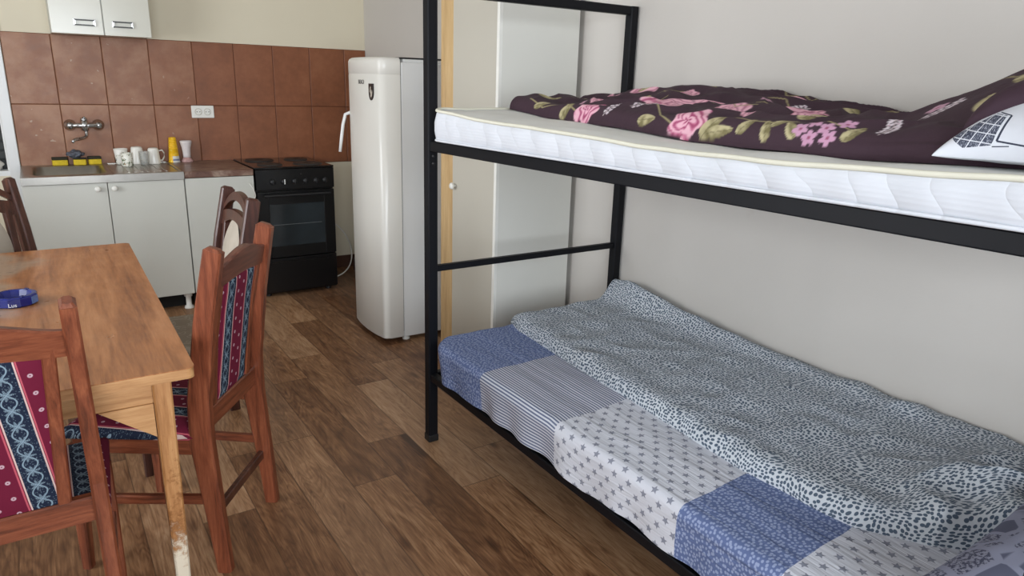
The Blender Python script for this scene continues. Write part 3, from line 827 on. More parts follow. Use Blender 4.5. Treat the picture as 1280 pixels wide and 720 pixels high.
# oven door with a real recess behind the pane
b = BM()
ox0, ox1, oz0, oz1 = -.915, -.555, .345, .622
add_box(b, (SX0+.003, SY, .27), (ox0, SY+.03, .705), .003); add_box(b, (ox1, SY, .27), (SX1-.003, SY+.03, .705), .003)
add_box(b, (ox0, SY, .27), (ox1, SY+.03, oz0)); add_box(b, (ox0, SY, oz1), (ox1, SY+.03, .705))
od = obj('oven_door', b, M_blackenamel, st)
b = BM(); add_box(b, (ox0, SY+.004, oz0), (ox1, SY+.028, oz1)); obj('door_glass', b, M_ovenpane, od, False, 'dark grey glass')
M_rack = plain('dull_rack_wire', (96, 100, 100), .4)
b = BM()
for z in (.485,): add_box(b, (ox0+.02, SY+.0025, z), (ox1-.02, SY+.004, z+.003))
obj('rack_wire', b, M_rack, od)
b = BM(); add_tube(b, [(SX0+.04, SY-.032, .683), (SX1-.04, SY-.032, .683)], .010, 12)
for x in (SX0+.06, SX1-.06): add_box(b, (x-.008, SY-.03, .677), (x+.008, SY, .689))
obj('door_handle', b, M_blackplastic, od)
b = BM(); add_box(b, (SX0+.003, SY, .035), (SX1-.003, SY+.03, .262), .004); add_box(b, (SX0+.06, SY-.008, .235), (SX1-.06, SY, .25), .002); obj('drawer', b, M_blackenamel, st)
for x in (SX0+.05, SX1-.05):
    for y in (SY+.07, -.07):
        b = BM(); add_lathe(b, [(0, 0), (.02, 0), (.02, .021), (0, .021)], 12, c=(x, y, 0)); obj('foot', b, M_blackplastic, st)
# cord and bag by the stove
b = BM(); add_tube(b, bezier((-.474, -.10, .42), (-.36, -.06, .42), (-.22, -.05, .33), (-.20, -.10, .18), 12)+bezier((-.20, -.10, .18), (-.20, -.16, .08), (-.28, -.28, .02), (-.42, -.30, .006), 10)[1:], .005, 8)
tag(obj('power_cord', b, M_whiteplastic, None, True), 'pale power cord drooping from the cooker to the floor', 'cord')
b = BM(); bmesh.ops.create_icosphere(b, subdivisions=3, radius=1)
for v in b.verts:
    n_ = 1+.12*noise.noise(v.co*2.2+Vector((3,1,0))); zz = max(v.co.z, -.8)
    v.co = Vector((-.155+v.co.x*.085*n_*(1.1-.4*v.co.z), -.30+v.co.y*.08*n_*(1.1-.4*v.co.z), .12+zz*.148))
tag(obj('plastic_bag', b, M_darkred, None, True), 'dark red bag on the floor between cooker and fridge', 'bag')

# ================================================================= FRIDGE
fr = thing('refrigerator', 'tall white single-door refrigerator left of the wardrobe', 'refrigerator', (0,0,0))
FY0, FY1, FX0, FX1, FZ = -1.742, -1.300, -.525, -.045, 1.525
b = BM(); add_box(b, (FX0+.006, FY0+.006, .024), (FX1, FY1-.006, FZ-.02), .006); obj('body', b, M_fridge2, fr)
b = BM(); add_box(b, (FX0+.02, FY0+.012, FZ-.0205), (FX1-.0, FY1-.012, FZ-.004), .004); obj('top_panel', b, M_fridge2, fr)
def door_outline(off=0):
    pts = []
    # bowed front, rounded vertical edges
    n = 40
    for k in range(n+1):
        t = k/n; y = FY1-off+(FY0-FY1+2*off)*t
        e = abs(2*t-1)
        x = FX0-.108-.024*(1-e**2)
        rs_ = .88 if t > .5 else .93
        if e > rs_: x += (.030 if t > .5 else .015)*(1-math.sqrt(max(0, 1-((e-rs_)/(1-rs_))**2)))
        pts.append((x+off, y))
    return [(FX0-.001, FY1-off)]+pts+[(FX0-.001, FY0+off)]
b = BM()
levels = [(.028, .006), (.034, .0), (1.44, .0), (1.443, .0025), (1.446, 0), (1.505, .0), (1.518, .005), (1.526, .016)]
rg = [[b.verts.new((p[0], p[1], z)) for p in door_outline(o_)] for z, o_ in levels]
for a_, c_ in zip(rg, rg[1:]):
    n = len(a_)
    for j in range(n): b.faces.new([a_[j], a_[(j+1)%n], c_[(j+1)%n], c_[j]])
b.faces.new(rg[0]); b.faces.new(rg[-1])
fd = obj('door', b, M_fridge, fr, True)
md = fd.modifiers.new('es', 'EDGE_SPLIT'); md.split_angle = R(50)
b = BM(); add_box(b, (FX0-.001, FY0+.010, .06), (FX0+.006, FY1-.010, 1.50)); obj('door_gasket', b, plain('grey_gasket', (120, 118, 116), .8), fr)
b = BM(); add_tube(b, [(-.612, -1.312, 1.225), (-.632, -1.300, 1.235), (-.654, -1.292, 1.225), (-.668, -1.288, 1.17), (-.680, -1.286, 1.09), (-.690, -1.285, 1.02)], [.010, .010, .009, .009, .009, .008], 12)
add_box(b, (-.622, -1.325, 1.18), (-.606, -1.300, 1.25), .005); obj('handle', b, M_fridge2, fd, True)
def fx(y):   # door front x at y
    t = (FY1-y)/(FY1-FY0); e = abs(2*t-1); return FX0-.108-.024*(1-e**2)
def text_mesh(name, body, size, mat, loc, rot, parent, ext=.0006, lab=None, local=False):
    cu = bpy.data.curves.new(name, 'FONT'); cu.body = body; cu.size = size; cu.extrude = ext; cu.align_x = 'CENTER'; cu.align_y = 'CENTER'
    tmp = bpy.data.objects.new('tmp', cu); C.objects.link(tmp)
    dg = bpy.context.evaluated_depsgraph_get(); me = bpy.data.meshes.new_from_object(tmp.evaluated_get(dg)); me.name = name
    bpy.data.objects.remove(tmp, do_unlink=True)
    o = bpy.data.objects.new(name, me); C.objects.link(o); me.materials.clear(); me.materials.append(mat)
    o.parent = parent; o.matrix_local = Matrix.Translation(loc) @ rot
    return o
rotF = Matrix(((0,0,-1,0),(-1,0,0,0),(0,1,0,0),(0,0,0,1)))    # text facing -X
M_ink = plain('dark_ink', (52, 44, 40), .5)
text_mesh('brand_lettering', 'BEKO', .030, M_ink, (fx(-1.545)-.001, -1.545, 1.402), rotF, fd)
b = BM()
ys, zs = -1.655, 1.356
out = [(-.027,.040),(.027,.040),(.027,-.005)]+[(.027*math.cos(a)*.98, -.005-.038*math.sin(a)) for a in [PI*k/10 for k in range(1,10)]]+[(-.027,-.005)]
b = BM(); add_prism(b, [(ys+p[0], zs+p[1]) for p in out], 'x', fx(ys)-.0035, fx(ys)+.004)
bd = obj('shield_sticker', b, plain('black_sticker', (38, 30, 28), .4), fd)
b = BM()   # pale rearing shape on the shield
o2 = [(-.010,.012),(-.002,.026),(.004,.024),(.001,.012),(.008,.000),(.014,-.004),(.016,.010),(.020,-.004),(.014,-.022),(.004,-.030),(-.004,-.022),(.000,-.012),(-.008,-.002),(-.016,.006),(-.018,-.004)]
add_prism(b, [(ys-p[0], zs+p[1]) for p in o2], 'x', fx(ys)-.0045, fx(ys)-.0034)
obj('shield_emblem', b, plain('pale_emblem', (188, 178, 164), .5), bd)
for x, y in ((FX0+.03, FY0+.04), (FX0+.03, FY1-.04), (FX1-.05, FY0+.04), (FX1-.05, FY1-.04)):
    b = BM(); add_lathe(b, [(0, 0), (.020, 0), (.022, .008), (.014, .014), (.014, .026), (0, .026)], 16, c=(x, y, 0)); obj('foot', b, M_whiteplastic, fr, True)
b = BM(); add_box(b, (-.515, FY0+.012, FZ-.0035), (-.25, FY1-.05, FZ+.004), .002)
tag(obj('black_mat', b, M_blackplastic), 'thin black mat lying on top of the fridge', 'mat')

# ================================================================= WARDROBE
wd = thing('wardrobe', 'tall white wardrobe with pine frame behind the bunk bed end', 'wardrobe')
WX, WX1, WY0, WY1, WH = -.415, .012, -2.502, -1.972, 2.02
b = BM(); add_box(b, (WX+.0125, WY0, .0), (WX1, WY0+.018, WH), .001); add_box(b, (WX+.02, WY1-.018, .0), (WX1-.01, WY1, WH), .001)
add_box(b, (WX+.02, WY0+.018, WH-.02), (WX1, WY1-.018, WH)); add_box(b, (WX+.02, WY0+.018, .12), (WX1, WY1-.018, .14)); add_box(b, (WX1-.02, WY0+.018, .14), (WX1-.012, WY1-.018, WH-.02))
obj('body', b, M_wardrobe, wd)
b = BM(); add_box(b, (WX-.004, WY0-.001, .0), (WX+.012, WY0+.019, WH)); obj('edge_band', b, M_ward_edge, wd)
b = BM(); add_box(b, (WX-.002, WY0+.0215, .115), (WX+.016, -2.098, WH-.005), .0015); d = obj('door', b, M_wdoor, wd)
b = BM(); add_lathe(b, [(0, 0), (.008, 0), (.007, .012), (.016, .018), (.017, .025), (.010, .031), (0, .032)], 20, Matrix.Translation((WX-.002, -2.128, .925)) @ Matrix.Rotation(R(-90), 4, 'Y')); obj('knob', b, M_whiteplastic, d, True)
b = BM(); add_box(b, (WX, -2.095, .0), (WX+.02, WY1, WH), .002); obj('pine_stile', b, M_pine, wd, False, 'pale pine board')
b = BM(); add_box(b, (WX+.03, WY0+.02, 0), (WX+.045, WY1-.02, .12)); obj('plinth_or_shade', b, M_pine, wd)

# ================================================================= BUNK BED
bb = thing('bunk_bed', 'black steel bunk bed along the right wall', 'bunk bed', (-.445, -3.83, 0))
BX0, BX1, BY0, BY1 = -.914, .024, -2.83, -4.86
def Lb(p): return (p[0]+.445, p[1]+3.83, p[2])
def bbeam(name, p, q, sec, side=(1,0,0), bev=.003):
    b = BM(); add_beam(b, [Lb(p), Lb(q)], sec, side, bev); return obj(name, b, M_blackmetal, bb)
for x in (BX0, BX1):
    for y in (BY0, BY1):
        b = BM(); add_beam(b, [Lb((x, y, .012)), Lb((x, y, 1.737))], (.04, .04), (1,0,0), .004)
        p = obj('post', b, M_blackmetal, bb)
        b = BM(); add_box(b, Lb((x-.022, y-.022, 0)), Lb((x+.022, y+.022, .03)), .003); obj('foot_cap', b, M_blackplastic, p)
zL = lambda y, z0, z1: z0+(z1-z0)*(BY0-y)/(BY0-BY1)
for x in (BX0, BX1):
    bbeam('side_rail', (x, BY0-.02, 1.190), (x, BY1+.02, 1.212), (.03, .036))
    bbeam('side_rail', (x, BY0-.02, .286), (x, BY1+.02, .274), (.03, .032))
for y in (BY0, BY1):
    bbeam('end_rail', (BX0+.02, y, 1.720), (BX1-.02, y, 1.720), (.03, .034), (0,1,0))
    bbeam('end_rail', (BX0+.02, y, .727), (BX1-.02, y, .727), (.024, .024), (0,1,0))
    bbeam('end_rail', (BX0+.02, y, 1.190+(.022 if y < -4 else 0)), (BX1-.02, y, 1.190+(.022 if y < -4 else 0)), (.03, .03), (0,1,0))
    bbeam('end_rail', (BX0+.02, y, .284), (BX1-.02, y, .284), (.03, .03), (0,1,0))
for k in range(9):
    y = BY0-.16-k*.215
    bbeam('slat', (BX0+.015, y, zL(y, 1.190, 1.212)+.002), (BX1-.015, y, zL(y, 1.190, 1.212)+.002), (.04, .02), (0,1,0), .002)
    bbeam('slat', (BX0+.015, y, zL(y, .286, .274)), (BX1-.015, y, zL(y, .286, .274)), (.04, .02), (0,1,0), .002)
# bolts and gusset at the upper corner
b = BM(); add_prism(b, [(BX0+.02+.445, 1.175), (BX0+.10+.445, 1.205), (BX0+.02+.445, 1.205)], 'y', BY0+3.83-.018, BY0+3.83-.012); obj('gusset', b, M_blackmetal, bb)
for z in (1.155, 1.128):
    b = BM(); add_lathe(b, [(0, 0), (.007, 0), (.006, .004), (0, .005)], 10, Matrix.Translation(Lb((BX0, BY0-.02, z))) @ Matrix.Rotation(R(90), 4, 'X')); obj('bolt', b, M_blackplastic, bb, True)

# ---- upper mattress
yk = [-4.84, -4.6, -4.35, -4.16, -3.92, -3.6, -3.18, -2.9, -2.85]
zk = [1.312, 1.303, 1.290, 1.288, 1.287, 1.298, 1.306, 1.322, 1.327]
mt = thing('mattress', 'white quilted mattress sagging on the upper bunk', 'mattress', (-.445, -3.84, 1.21))
MO = Vector((-.445, -3.84, 1.21))
def matt_outline(inset=0, n=8):
    x0, x1, y0, y1, r = -.935+inset, -.002-inset, -4.83+inset, -2.862-inset, .07
    pts = []
    for cx_, cy_, a0 in ((x1-r, y1-r, 0), (x0+r, y1-r, 90), (x0+r, y0+r, 180), (x1-r, y0+r, 270)):
        for k in range(n+1):
            a = R(a0+90*k/n); pts.append((cx_+r*math.cos(a), cy_+r*math.sin(a)))
    # densify long sides
    out = []
    for i in range(len(pts)):
        p, q = pts[i], pts[(i+1)%len(pts)]; L = math.hypot(q[0]-p[0], q[1]-p[1]); m = max(1, int(L/.03))
        for k in range(m): out.append((p[0]+(q[0]-p[0])*k/m, p[1]+(q[1]-p[1])*k/m))
    return out
def zt_(x, y):
    return interp(y, yk, zk)+.003*nz(x, y, 3, 7)
def wob(y): return .006*nz(0, y, 1, 5)+.003*nz(0, y, 9, 14)
ol = matt_outline()
b = BM(); rings = []
bot = lambda y: 1.209+.0105*(BY0-y)
for f, off in ((0, .012), (.08, .0), (.35, -.004), (.65, -.004), (.93, .001), (1.0, .008)):
    ring = []
    for x, y in ol:
        zb, zt2 = bot(y), zt_(x, y)-.006
        cxn = Vector((x+.45, (y+3.84)*.45)).normalized()
        o_ = off+.0035*math.sin(y*48+x*48)*math.sin(PI*f)
        ring.append(b.verts.new(Vector((x-cxn.x*o_*(1 if x < -.1 else .0), y-cxn.y*o_+0, zb+(zt2-zb)*f))-MO))
    rings.append(ring)
for a_, c_ in zip(rings, rings[1:]):
    n = len(a_)
    for j in range(n): b.faces.new([a_[j], a_[(j+1)%n], c_[(j+1)%n], c_[j]])
b.faces.new(rings[0][::-1])
obj('side_panel', b, M_quilt, mt, True)
# top panel as grid
nx, ny = 40, 90
P = np.zeros((ny, nx, 3)); UV = np.zeros((ny, nx, 2))
for j in range(ny):
    y = -4.822+(1.952)*j/(ny-1)
    ins = 0
    for (yy, sg) in ((-4.822, 1), (-2.870, -1)):
        d_ = abs(y-yy)
        if d_ < .065: ins = .065-math.sqrt(max(0, .065**2-(.065-d_)**2))
    for i in range(nx):
        x = (-.927+ins)+(.917-2*ins)*i/(nx-1)
        e = min(i, nx-1-i, j, ny-1-j)
        z = zt_(x, y)-.006+.006*min(1, e/3)+.004*nz(x, y, 5, 5)*min(1, e/4)
        P[j,i] = (x-MO.x, y-MO.y, z-MO.z); UV[j,i] = (x, y)
grid_mesh('top_panel', P, UV, M_matttop, mt)
for f, r_ in ((1.0, .0055), (.06, .004)):
    b = BM(); pts = []
    for x, y in ol:
        if x > -.05: continue
        zb, zt2 = bot(y), zt_(x, y)-.004
        pts.append(Vector((x+.002 if f > .5 else x-.002, y, zb+(zt2-zb)*f))-MO)
    # order is already continuous along the outline except the wall side
    k0 = max(range(len(pts)), key=lambda k: (pts[k]-pts[k-1]).length); pts = pts[k0:]+pts[:k0]
    add_tube(b, pts, r_, 8); obj('piping', b, M_piping if f > .5 else M_quilt, mt, True)

# ---- lower mattress
b = BM(); add_box(b, (-.90, -4.83, .304), (-.02, -2.905, .445), .04, seg=4)
tag(obj('mattress', b, M_shade_matt, None, True), 'mattress covered by the patchwork sheet on the lower bunk', 'mattress')
# ---- patchwork sheet
ns, nt = 150, 330
hy = [-4.85, -4.45, -4.14, -3.95, -3.82, -3.72, -3.65, -3.3, -2.96, -2.85]; hz = [.33, .325, .318, .322, .306, .318, .325, .322, .318, .318]
P = np.zeros((nt, ns, 3)); UV = np.zeros((nt, ns, 2))
YE = -2.872
def sheet_pt(w, v):
    """w: distance across from hem (m), v: distance along from the bed end (m)"""
    d = max(v, 0); y = YE-d; r = .12
    xf = -.952+.006*nz(0, y, 2, 6)
    if d < r: xf += r-math.sqrt(max(0, r*r-(r-d)**2))
    zh = interp(y, hy, hz); ztop = .462; rr = .028; up = ztop-rr-zh
    if w < up:
        z = zh+w; x = xf+.012*(up-w)/up*(.5+nz(0, y, 4, 9)) if up > 0 else xf
        fold = .006*math.sin(y*34+3*nz(0,y,6,4))*(1-w/up)
        x += fold
    elif w < up+rr*PI/2:
        a = (w-up)/rr; x = xf+rr*(1-math.cos(a)); z = ztop-rr+rr*math.sin(a)
    else:
        x = xf+rr+(w-up-rr*PI/2); z = ztop
        q = min(1, (x-xf-rr)/.08)
        z += q*(.004*nz(x*3, y*.8, 1, 4)+.0022*math.sin(x*85+4*nz(x, y, 8, 3))*max(0, nz(x, y*.7, 2, 3)+.25))
    x = min(x, .012)
    if v < .02:   # bed end drops down
        z -= .02*(1-math.sqrt(max(0, 1-(1-max(v,0)/.02)**2)))
    if v < 0: z = max(z-.0+v, .34) if z > .34 else z
    return x, y+(-.003*nz(x, z, 5, 20) if v < 0 else 0), z
for j in range(nt):
    v = -.10+(2.075)*j/(nt-1)
    for i in range(ns):
        w = 1.10*(i/(ns-1))**1.25
        P[j,i] = sheet_pt(w, v); UV[j,i] = (w, v)
sheet = grid_mesh('bed_sheet', P, UV, M_sheet)
tag(sheet, 'blue and white patchwork sheet with stripes and stars on the lower bunk', 'bed sheet')

# ---- lower duvet
fy = [-4.86, -4.72, -4.62, -4.58, -4.45, -4.36, -4.13, -3.8, -3.56, -3.3, -2.97, -2.9, -2.85]
fxx = [-.30, -.42, -.53, -.575, -.665, -.675, -.685, -.655, -.642, -.622, -.590, -.57, -.56]
def dz(x, y, xf):
    d = max(0, x-xf); dl = max(0, -2.868-y); dr = max(0, y+4.80)
    e = min(d, dl*1.0, dr)
    r = .035; base = .461
    prof = math.sqrt(max(0, 1-(1-min(e, r)/r)**2))
    dw = max(0, .03-x)       # distance from wall
    h = .034+.010*math.exp(-((d-.05)/.05)**2)
    h += .014*(1-math.exp(-d/.25))
    # bunched roll against the wall
    roll = math.exp(-((dw-.06)/.045)**2)
    lft = interp(y, [-4.8, -4.5, -4.2, -3.8, -3.35, -3.1, -2.98, -2.9, -2.86], [.0, .004, .02, .012, .06, .095, .115, .10, .05])
    h += roll*lft*.85
    # heap near the pillow
    hp = math.exp(-((x+.36)/.20)**2-((y+4.60)/.15)**2); h += .075*hp
    h += .012*math.exp(-((x+.10)/.10)**2-((y+4.60)/.12)**2)
    rid = abs(nz(x*1.2+3, y, 0, 5.5)); amp = .010+.055*hp
    h += amp*(.5-rid*2.0)*.8+.006*nz(x, y, 7, 11)
    h += .010*math.exp(-((x-(-.45-.12*math.sin(y*2)))/.03)**2)*max(0, nz(1, y, 3, 3))
    return base+max(.004, h)*prof
ns, nt = 170, 400
P = np.zeros((nt, ns, 3)); UV = np.zeros((nt, ns, 2))
for j in range(nt):
    y = -2.868-1.93*(j/(nt-1)); xf = interp(y, fy, fxx)+.008*nz(0, y, 2, 6)
    arc = 0; pz = None
    for i in range(ns):
        t_ = i/(ns-1); x = xf+(.025-xf)*(t_**1.35)
        xx = x
        z = dz(x, y, xf)
        if pz is not None: arc += math.hypot(x-px_, z-pz)
        px_, pz = x, z
        P[j,i] = (xx, y, z); UV[j,i] = (arc, y)
dv = grid_mesh('duvet', P, UV, M_duvet, closed_bottom=lambda x, y, z: .4605)
tag(dv, 'pale duvet with small dark dots on the lower bunk', 'duvet')

# ---- pillows
def pillow(name, hx, hy_, h, mat, label, M4, colfn=None, n=90, cat='pillow', top=.5, bot_=.5):
    U = [math.sin(PI/2*q) for q in np.linspace(-1, 1, n)]
    def pt(u, v, s):
        e = (1-u**4)*(1-v**4)
        k = max(0, e)**.42
        px = 1-.07*(1-v*v)*abs(u)**3; py = 1-.07*(1-u*u)*abs(v)**3
        cor = .05*(abs(u*v))**3
        z = h*k*(top if s > 0 else -bot_)*(1+.1*nz(u*2, v*2, s*3+5, 1))
        wr = .004*nz(u, v, s, 6)*k
        return Vector((u*hx*px*(1+cor), v*hy_*py*(1+cor), z+wr+.012*math.sin(3*u+1)*(1-k)))
    verts = []; faces = []; uvs = []; cols = []
    for s in (1, -1):
        for v in U:
            for u in U:
                verts.append(tuple(M4 @ pt(u, v, s))); uvs.append((u*hx+s*2+3, v*hy_))
                if colfn: cols.append(colfn(*verts[-1], s))
    for s in range(2):
        o_ = s*n*n
        for j in range(n-1):
            for i in range(n-1):
                q = [o_+j*n+i, o_+j*n+i+1, o_+(j+1)*n+i+1, o_+(j+1)*n+i]
                faces.append(q if s == 0 else q[::-1])
    me = bpy.data.meshes.new(name); me.from_pydata(verts, [], faces)
    uv = me.uv_layers.new(name='UVMap'); li = [l.vertex_index for l in me.loops]
    uv.data.foreach_set('uv', np.array([uvs[k] for k in li], dtype=np.float32).ravel())
    if colfn:
        ca = me.color_attributes.new(name='Print', type='FLOAT_COLOR', domain='POINT'); ca.data.foreach_set('color', np.array(cols, dtype=np.float32).ravel())
    bm = bmesh.new(); bm.from_mesh(me); bmesh.ops.remove_doubles(bm, verts=bm.verts[:], dist=.0008)
    for f in bm.faces: f.smooth = True
    bm.to_mesh(me); bm.free(); me.materials.append(mat)
    o = bpy.data.objects.new(name, me); C.objects.link(o); tag(o, label, cat); return o
Mp = Matrix.Translation((-.50, -4.93, .535)) @ Matrix.Rotation(R(3), 4, 'Z') @ Matrix.Rotation(R(6), 4, 'X')
pillow('pillow', .36, .27, .15, M_pebble, 'grey lilac pillow with pebble print on the lower bunk', Mp)

UPO = Vector((-.475, -4.828, 1.336))
Mu = Matrix.Translation(UPO) @ Matrix.Rotation(R(2), 4, 'Z') @ Matrix.Rotation(R(-1), 4, 'X')
pillow('pillow', .36, .275, .20, M_pillowprint, 'white pillow with grey hatched print on the upper bunk', Mu, None, 120, top=.60, bot_=.12)

# ---- upper floral duvet
uy = [-4.84, -4.65, -4.60, -4.53, -4.4, -4.2, -4.0, -3.68, -3.25, -2.95, -2.90, -2.875]
ux = [-.70, -.775, -.80, -.81, -.785, -.77, -.75, -.70, -.65, -.625, -.62, -.60]
sy = [-4.84, -4.6, -4.44, -4.33, -4.2, -4.05, -3.9, -3.76, -3.6, -3.4, -3.2, -3.1, -2.94, -2.88]
sz = [1.485, 1.475, 1.435, 1.385, 1.365, 1.363, 1.382, 1.388, 1.408, 1.418, 1.405, 1.385, 1.378, 1.372]
def pil_top(x, y):
    p = Mu.inverted() @ Vector((x, y, UPO.z)); u, v = p.x/.36, p.y/.275
    if abs(u) >= 1 or abs(v) >= 1: return None
    return UPO.z+.20*.60*((1-u**4)*(1-v**4))**.42
rng = random.Random(3)
def upd(x, y, xf):
    d = max(0, x-xf); dl = max(0, -2.872-y); base = zt_(x, y)+.004
    r = .045; e = min(d, dl*1.6)
    prof = math.sqrt(max(0, 1-(1-min(e, r)/r)**2))
    hb = interp(y, sy, sz)-base          # height near the back
    hf = interp(y, [-4.6, -4.45, -4.2, -3.9, -3.4, -2.9], [.05, .055, .062, .062, .05, .045])
    k = min(1, d/.45); k = k*k*(3-2*k)
    hb2 = min(hb, .12)
    h = hf*(1-k)+hb2*k
    rid = abs(nz(x*1.6, y*.8+5, 1, 5)); h += (.030*(.35-rid*1.8)+.012*nz(x, y, 4, 11)-.020*math.exp(-((x+.38+.05*math.sin(y*5))/.05)**2))*min(1, d/.08)
    z = base+max(.012, h)*prof
    pt_ = pil_top(x, y)
    if pt_ is not None: z = max(z, pt_+.022*prof+.004)
    sm = interp(y, [-4.84, -4.5, -4.36, -4.25], [1, 1, .4, 0])
    if sm > 0:   # sweeps up towards the pillow
        tgt = base+.03+(interp(y, sy, sz)-base)*min(1, d/.35)*.95
        z = max(z, z*(1-sm)+tgt*sm*1.0) if tgt > z else z
    return z
ns, nt = 230, 520
X = np.zeros((nt, ns)); Y = np.zeros((nt, ns)); Z = np.zeros((nt, ns)); S = np.zeros((nt, ns))
for j in range(nt):
    y = -2.874-1.94*(j/(nt-1)); xf = interp(y, uy, ux)+.006*nz(0, y, 12, 7); px_ = pz = None; arc = 0
    for i in range(ns):
        t_ = i/(ns-1); x = xf+(.015-xf)*(t_**1.3); z = upd(x, y, xf)
        if pz is not None: arc += math.hypot(x-px_, z-pz)
        px_, pz = x, z
        X[j,i], Y[j,i], Z[j,i], S[j,i] = x, y, z, arc
V = -(Y+2.874)      # along
col = np.zeros((nt, ns, 3)); c0 = np.array(s2l((64, 47, 56))[:3]); col[:] = c0
vn = np.array([[nz(S[j,i], V[j,i], 3, 22) for i in range(0, ns)] for j in range(0, nt)])
vn2 = np.array([[nz(S[j,i], V[j,i], 8, 60) for i in range(0, ns)] for j in range(0, nt)])
def lin(c): return np.array(s2l(c)[:3])
def blend(mask, c):
    m = np.clip(mask, 0, 1)[..., None]; global col
    col = col*(1-m)+c*m
def sm01(x, lo, hi):
    t = np.clip((x-lo)/(hi-lo), 0, 1); return t*t*(3-2*t)
def leaf(v0, s0, L, Wd, a, c1, c2):
    dv_, ds = V-v0, S-s0; p = dv_*math.cos(a)+ds*math.sin(a); q = -dv_*math.sin(a)+ds*math.cos(a)
    t = p/L
    wid = Wd*np.sqrt(np.clip(1-t*t, 0, 1))*(1-.35*t)
    m = (np.abs(t) < 1)*sm01(np.abs(q), wid, wid*.82)
    k = np.clip(.5+q/Wd*.7+vn2*.9, 0, 1)[..., None]
    blend(m, lin(c1)*(1-k)+lin(c2)*k)
    blend(m*(np.abs(q) < .0016)*.6, lin(c1)*.6)
def vine(pts, w, c):
    for (a, b_) in zip(pts, pts[1:]):
        ax, ay = a; bx, by = b_; t = np.clip(((V-ax)*(bx-ax)+(S-ay)*(by-ay))/((bx-ax)**2+(by-ay)**2), 0, 1)
        d_ = np.hypot(V-ax-t*(bx-ax), S-ay-t*(by-ay)); blend(sm01(d_, w*1.3, w*.7), lin(c))
def rose(v0, s0, r, hot=1.0, rot=0):
    dv_, ds = V-v0, S-s0; rad = np.hypot(dv_, ds); th = np.arctan2(ds, dv_)+rot
    Rr = r*(1+.10*np.cos(5*th)+.05*np.cos(9*th+1)+.25*vn)
    m = sm01(rad, Rr, Rr*.93)
    q = rad/np.maximum(Rr, 1e-4)
    sw = .5+.5*np.sin(q*13+3*np.sin(th*2.5+q*3)+vn*6)
    pal, mid, dk = lin((226, 176, 190)), lin((196, 116, 146)), lin((140, 48, 86))
    if hot < .5: mid, dk = lin((204, 146, 164)), lin((150, 90, 112))
    k1 = sm01(sw, .25, .75)[..., None]; cc = mid*(1-k1)+pal*k1
    k2 = (sm01(sw, .22, .02)*(1-.5*q))[..., None]; cc = cc*(1-k2)+dk*k2
    m3 = m[..., None]
    global col
    col = col*(1-m3)+cc*m3
def blossom(v0, s0, r, c=(206, 168, 184)):
    dv_, ds = V-v0, S-s0; rad = np.hypot(dv_, ds); th = np.arctan2(ds, dv_)
    Rr = r*(.55+.45*np.abs(np.cos(2.5*th+v0*40)))
    blend(sm01(rad, Rr, Rr*.85), lin(c)); blend(sm01(rad, r*.25, r*.15), lin((150, 84, 110)))
def sprig(v0, s0, a, n=7, L=.10):
    pts = [(v0+L*k/n*math.cos(a+.06*k), s0+L*k/n*math.sin(a+.06*k)) for k in range(n+1)]
    vine(pts, .0016, (190, 176, 178))
    for k in range(1, n+1):
        for sg in (-1, 1):
            blossom(pts[k][0]+sg*.010*math.sin(a), pts[k][1]-sg*.010*math.cos(a), .0075, (214, 204, 210))
LF1, LF2 = (120, 112, 78), (186, 176, 138)
# placed elements: (along, across-from-front-edge)
def A(y): return -(y+2.874)
vine([(A(-3.0),.06),(A(-3.12),.03),(A(-3.22),.07),(A(-3.34),.03)], .0028, (150,140,104))
leaf(A(-3.10), .045, .04, .018, .5, LF1, LF2); leaf(A(-3.27), .035, .04, .024, 1.2, LF1, LF2); leaf(A(-3.0),.15,.05,.02,.4,LF1,LF2)
rose(A(-3.385), .050, .058, 1)
sprig(A(-3.49), .03, 1.2); sprig(A(-3.56), .09, .5, 8, .12)
rose(A(-3.58), .22, .085, 1, .7); rose(A(-3.70), .30, .06, .2)
leaf(A(-3.70), .035, .035, .02, .2, LF1, LF2)
vine([(A(-3.66),.12),(A(-3.74),.06),(A(-3.83),.03),(A(-3.9),.10)], .0026, (150,140,104))
rose(A(-3.87), .050, .062, 1, 1.3)
leaf(A(-3.965), .045, .045, .026, 1.0, LF1, LF2); leaf(A(-4.0), .03, .04, .018, .2, LF1, LF2)
leaf(A(-4.07), .055, .03, .016, 1.1, LF1, LF2); leaf(A(-4.135), .045, .032, .014, 1.9, LF1, LF2); leaf(A(-4.165), .075, .03, .012, .8, LF1, LF2); leaf(A(-4.2), .05, .03, .014, 2.2, LF1, LF2)
vine([(A(-4.02),.08),(A(-4.15),.065),(A(-4.25),.09),(A(-4.33),.06)], .0022, (150,140,104))
for q in ((-4.225,.05),(-4.255,.03),(-4.285,.055),(-4.25,.075),(-4.30,.03),(-4.315,.08)): blossom(A(q[0]), q[1], .021, (196,150,176))
leaf(A(-4.345), .05, .03, .016, 1.3, LF1, LF2)
sprig(A(-4.40), .04, 1.3, 6, .07)
rose(A(-3.22), .50, .09, .2, 2); rose(A(-3.1), .33, .055, .2, 1); leaf(A(-3.35), .55, .05, .03, .5, LF1, LF2); leaf(A(-3.45), .58, .045, .025, 2.0, LF1, LF2)
rose(A(-3.95), .45, .08, .2, .3); rose(A(-3.78), .62, .06, .2); rose(A(-4.1), .27, .05, .2); leaf(A(-4.0), .6, .05, .02, 2.5, LF1, LF2)
rose(A(-4.68), .40, .06, .2, 1); leaf(A(-4.53), .20, .05, .03, 1.9, LF1, LF2); leaf(A(-4.56), .33, .05, .03, .6, LF1, LF2); rose(A(-4.66), .14, .05, 1)
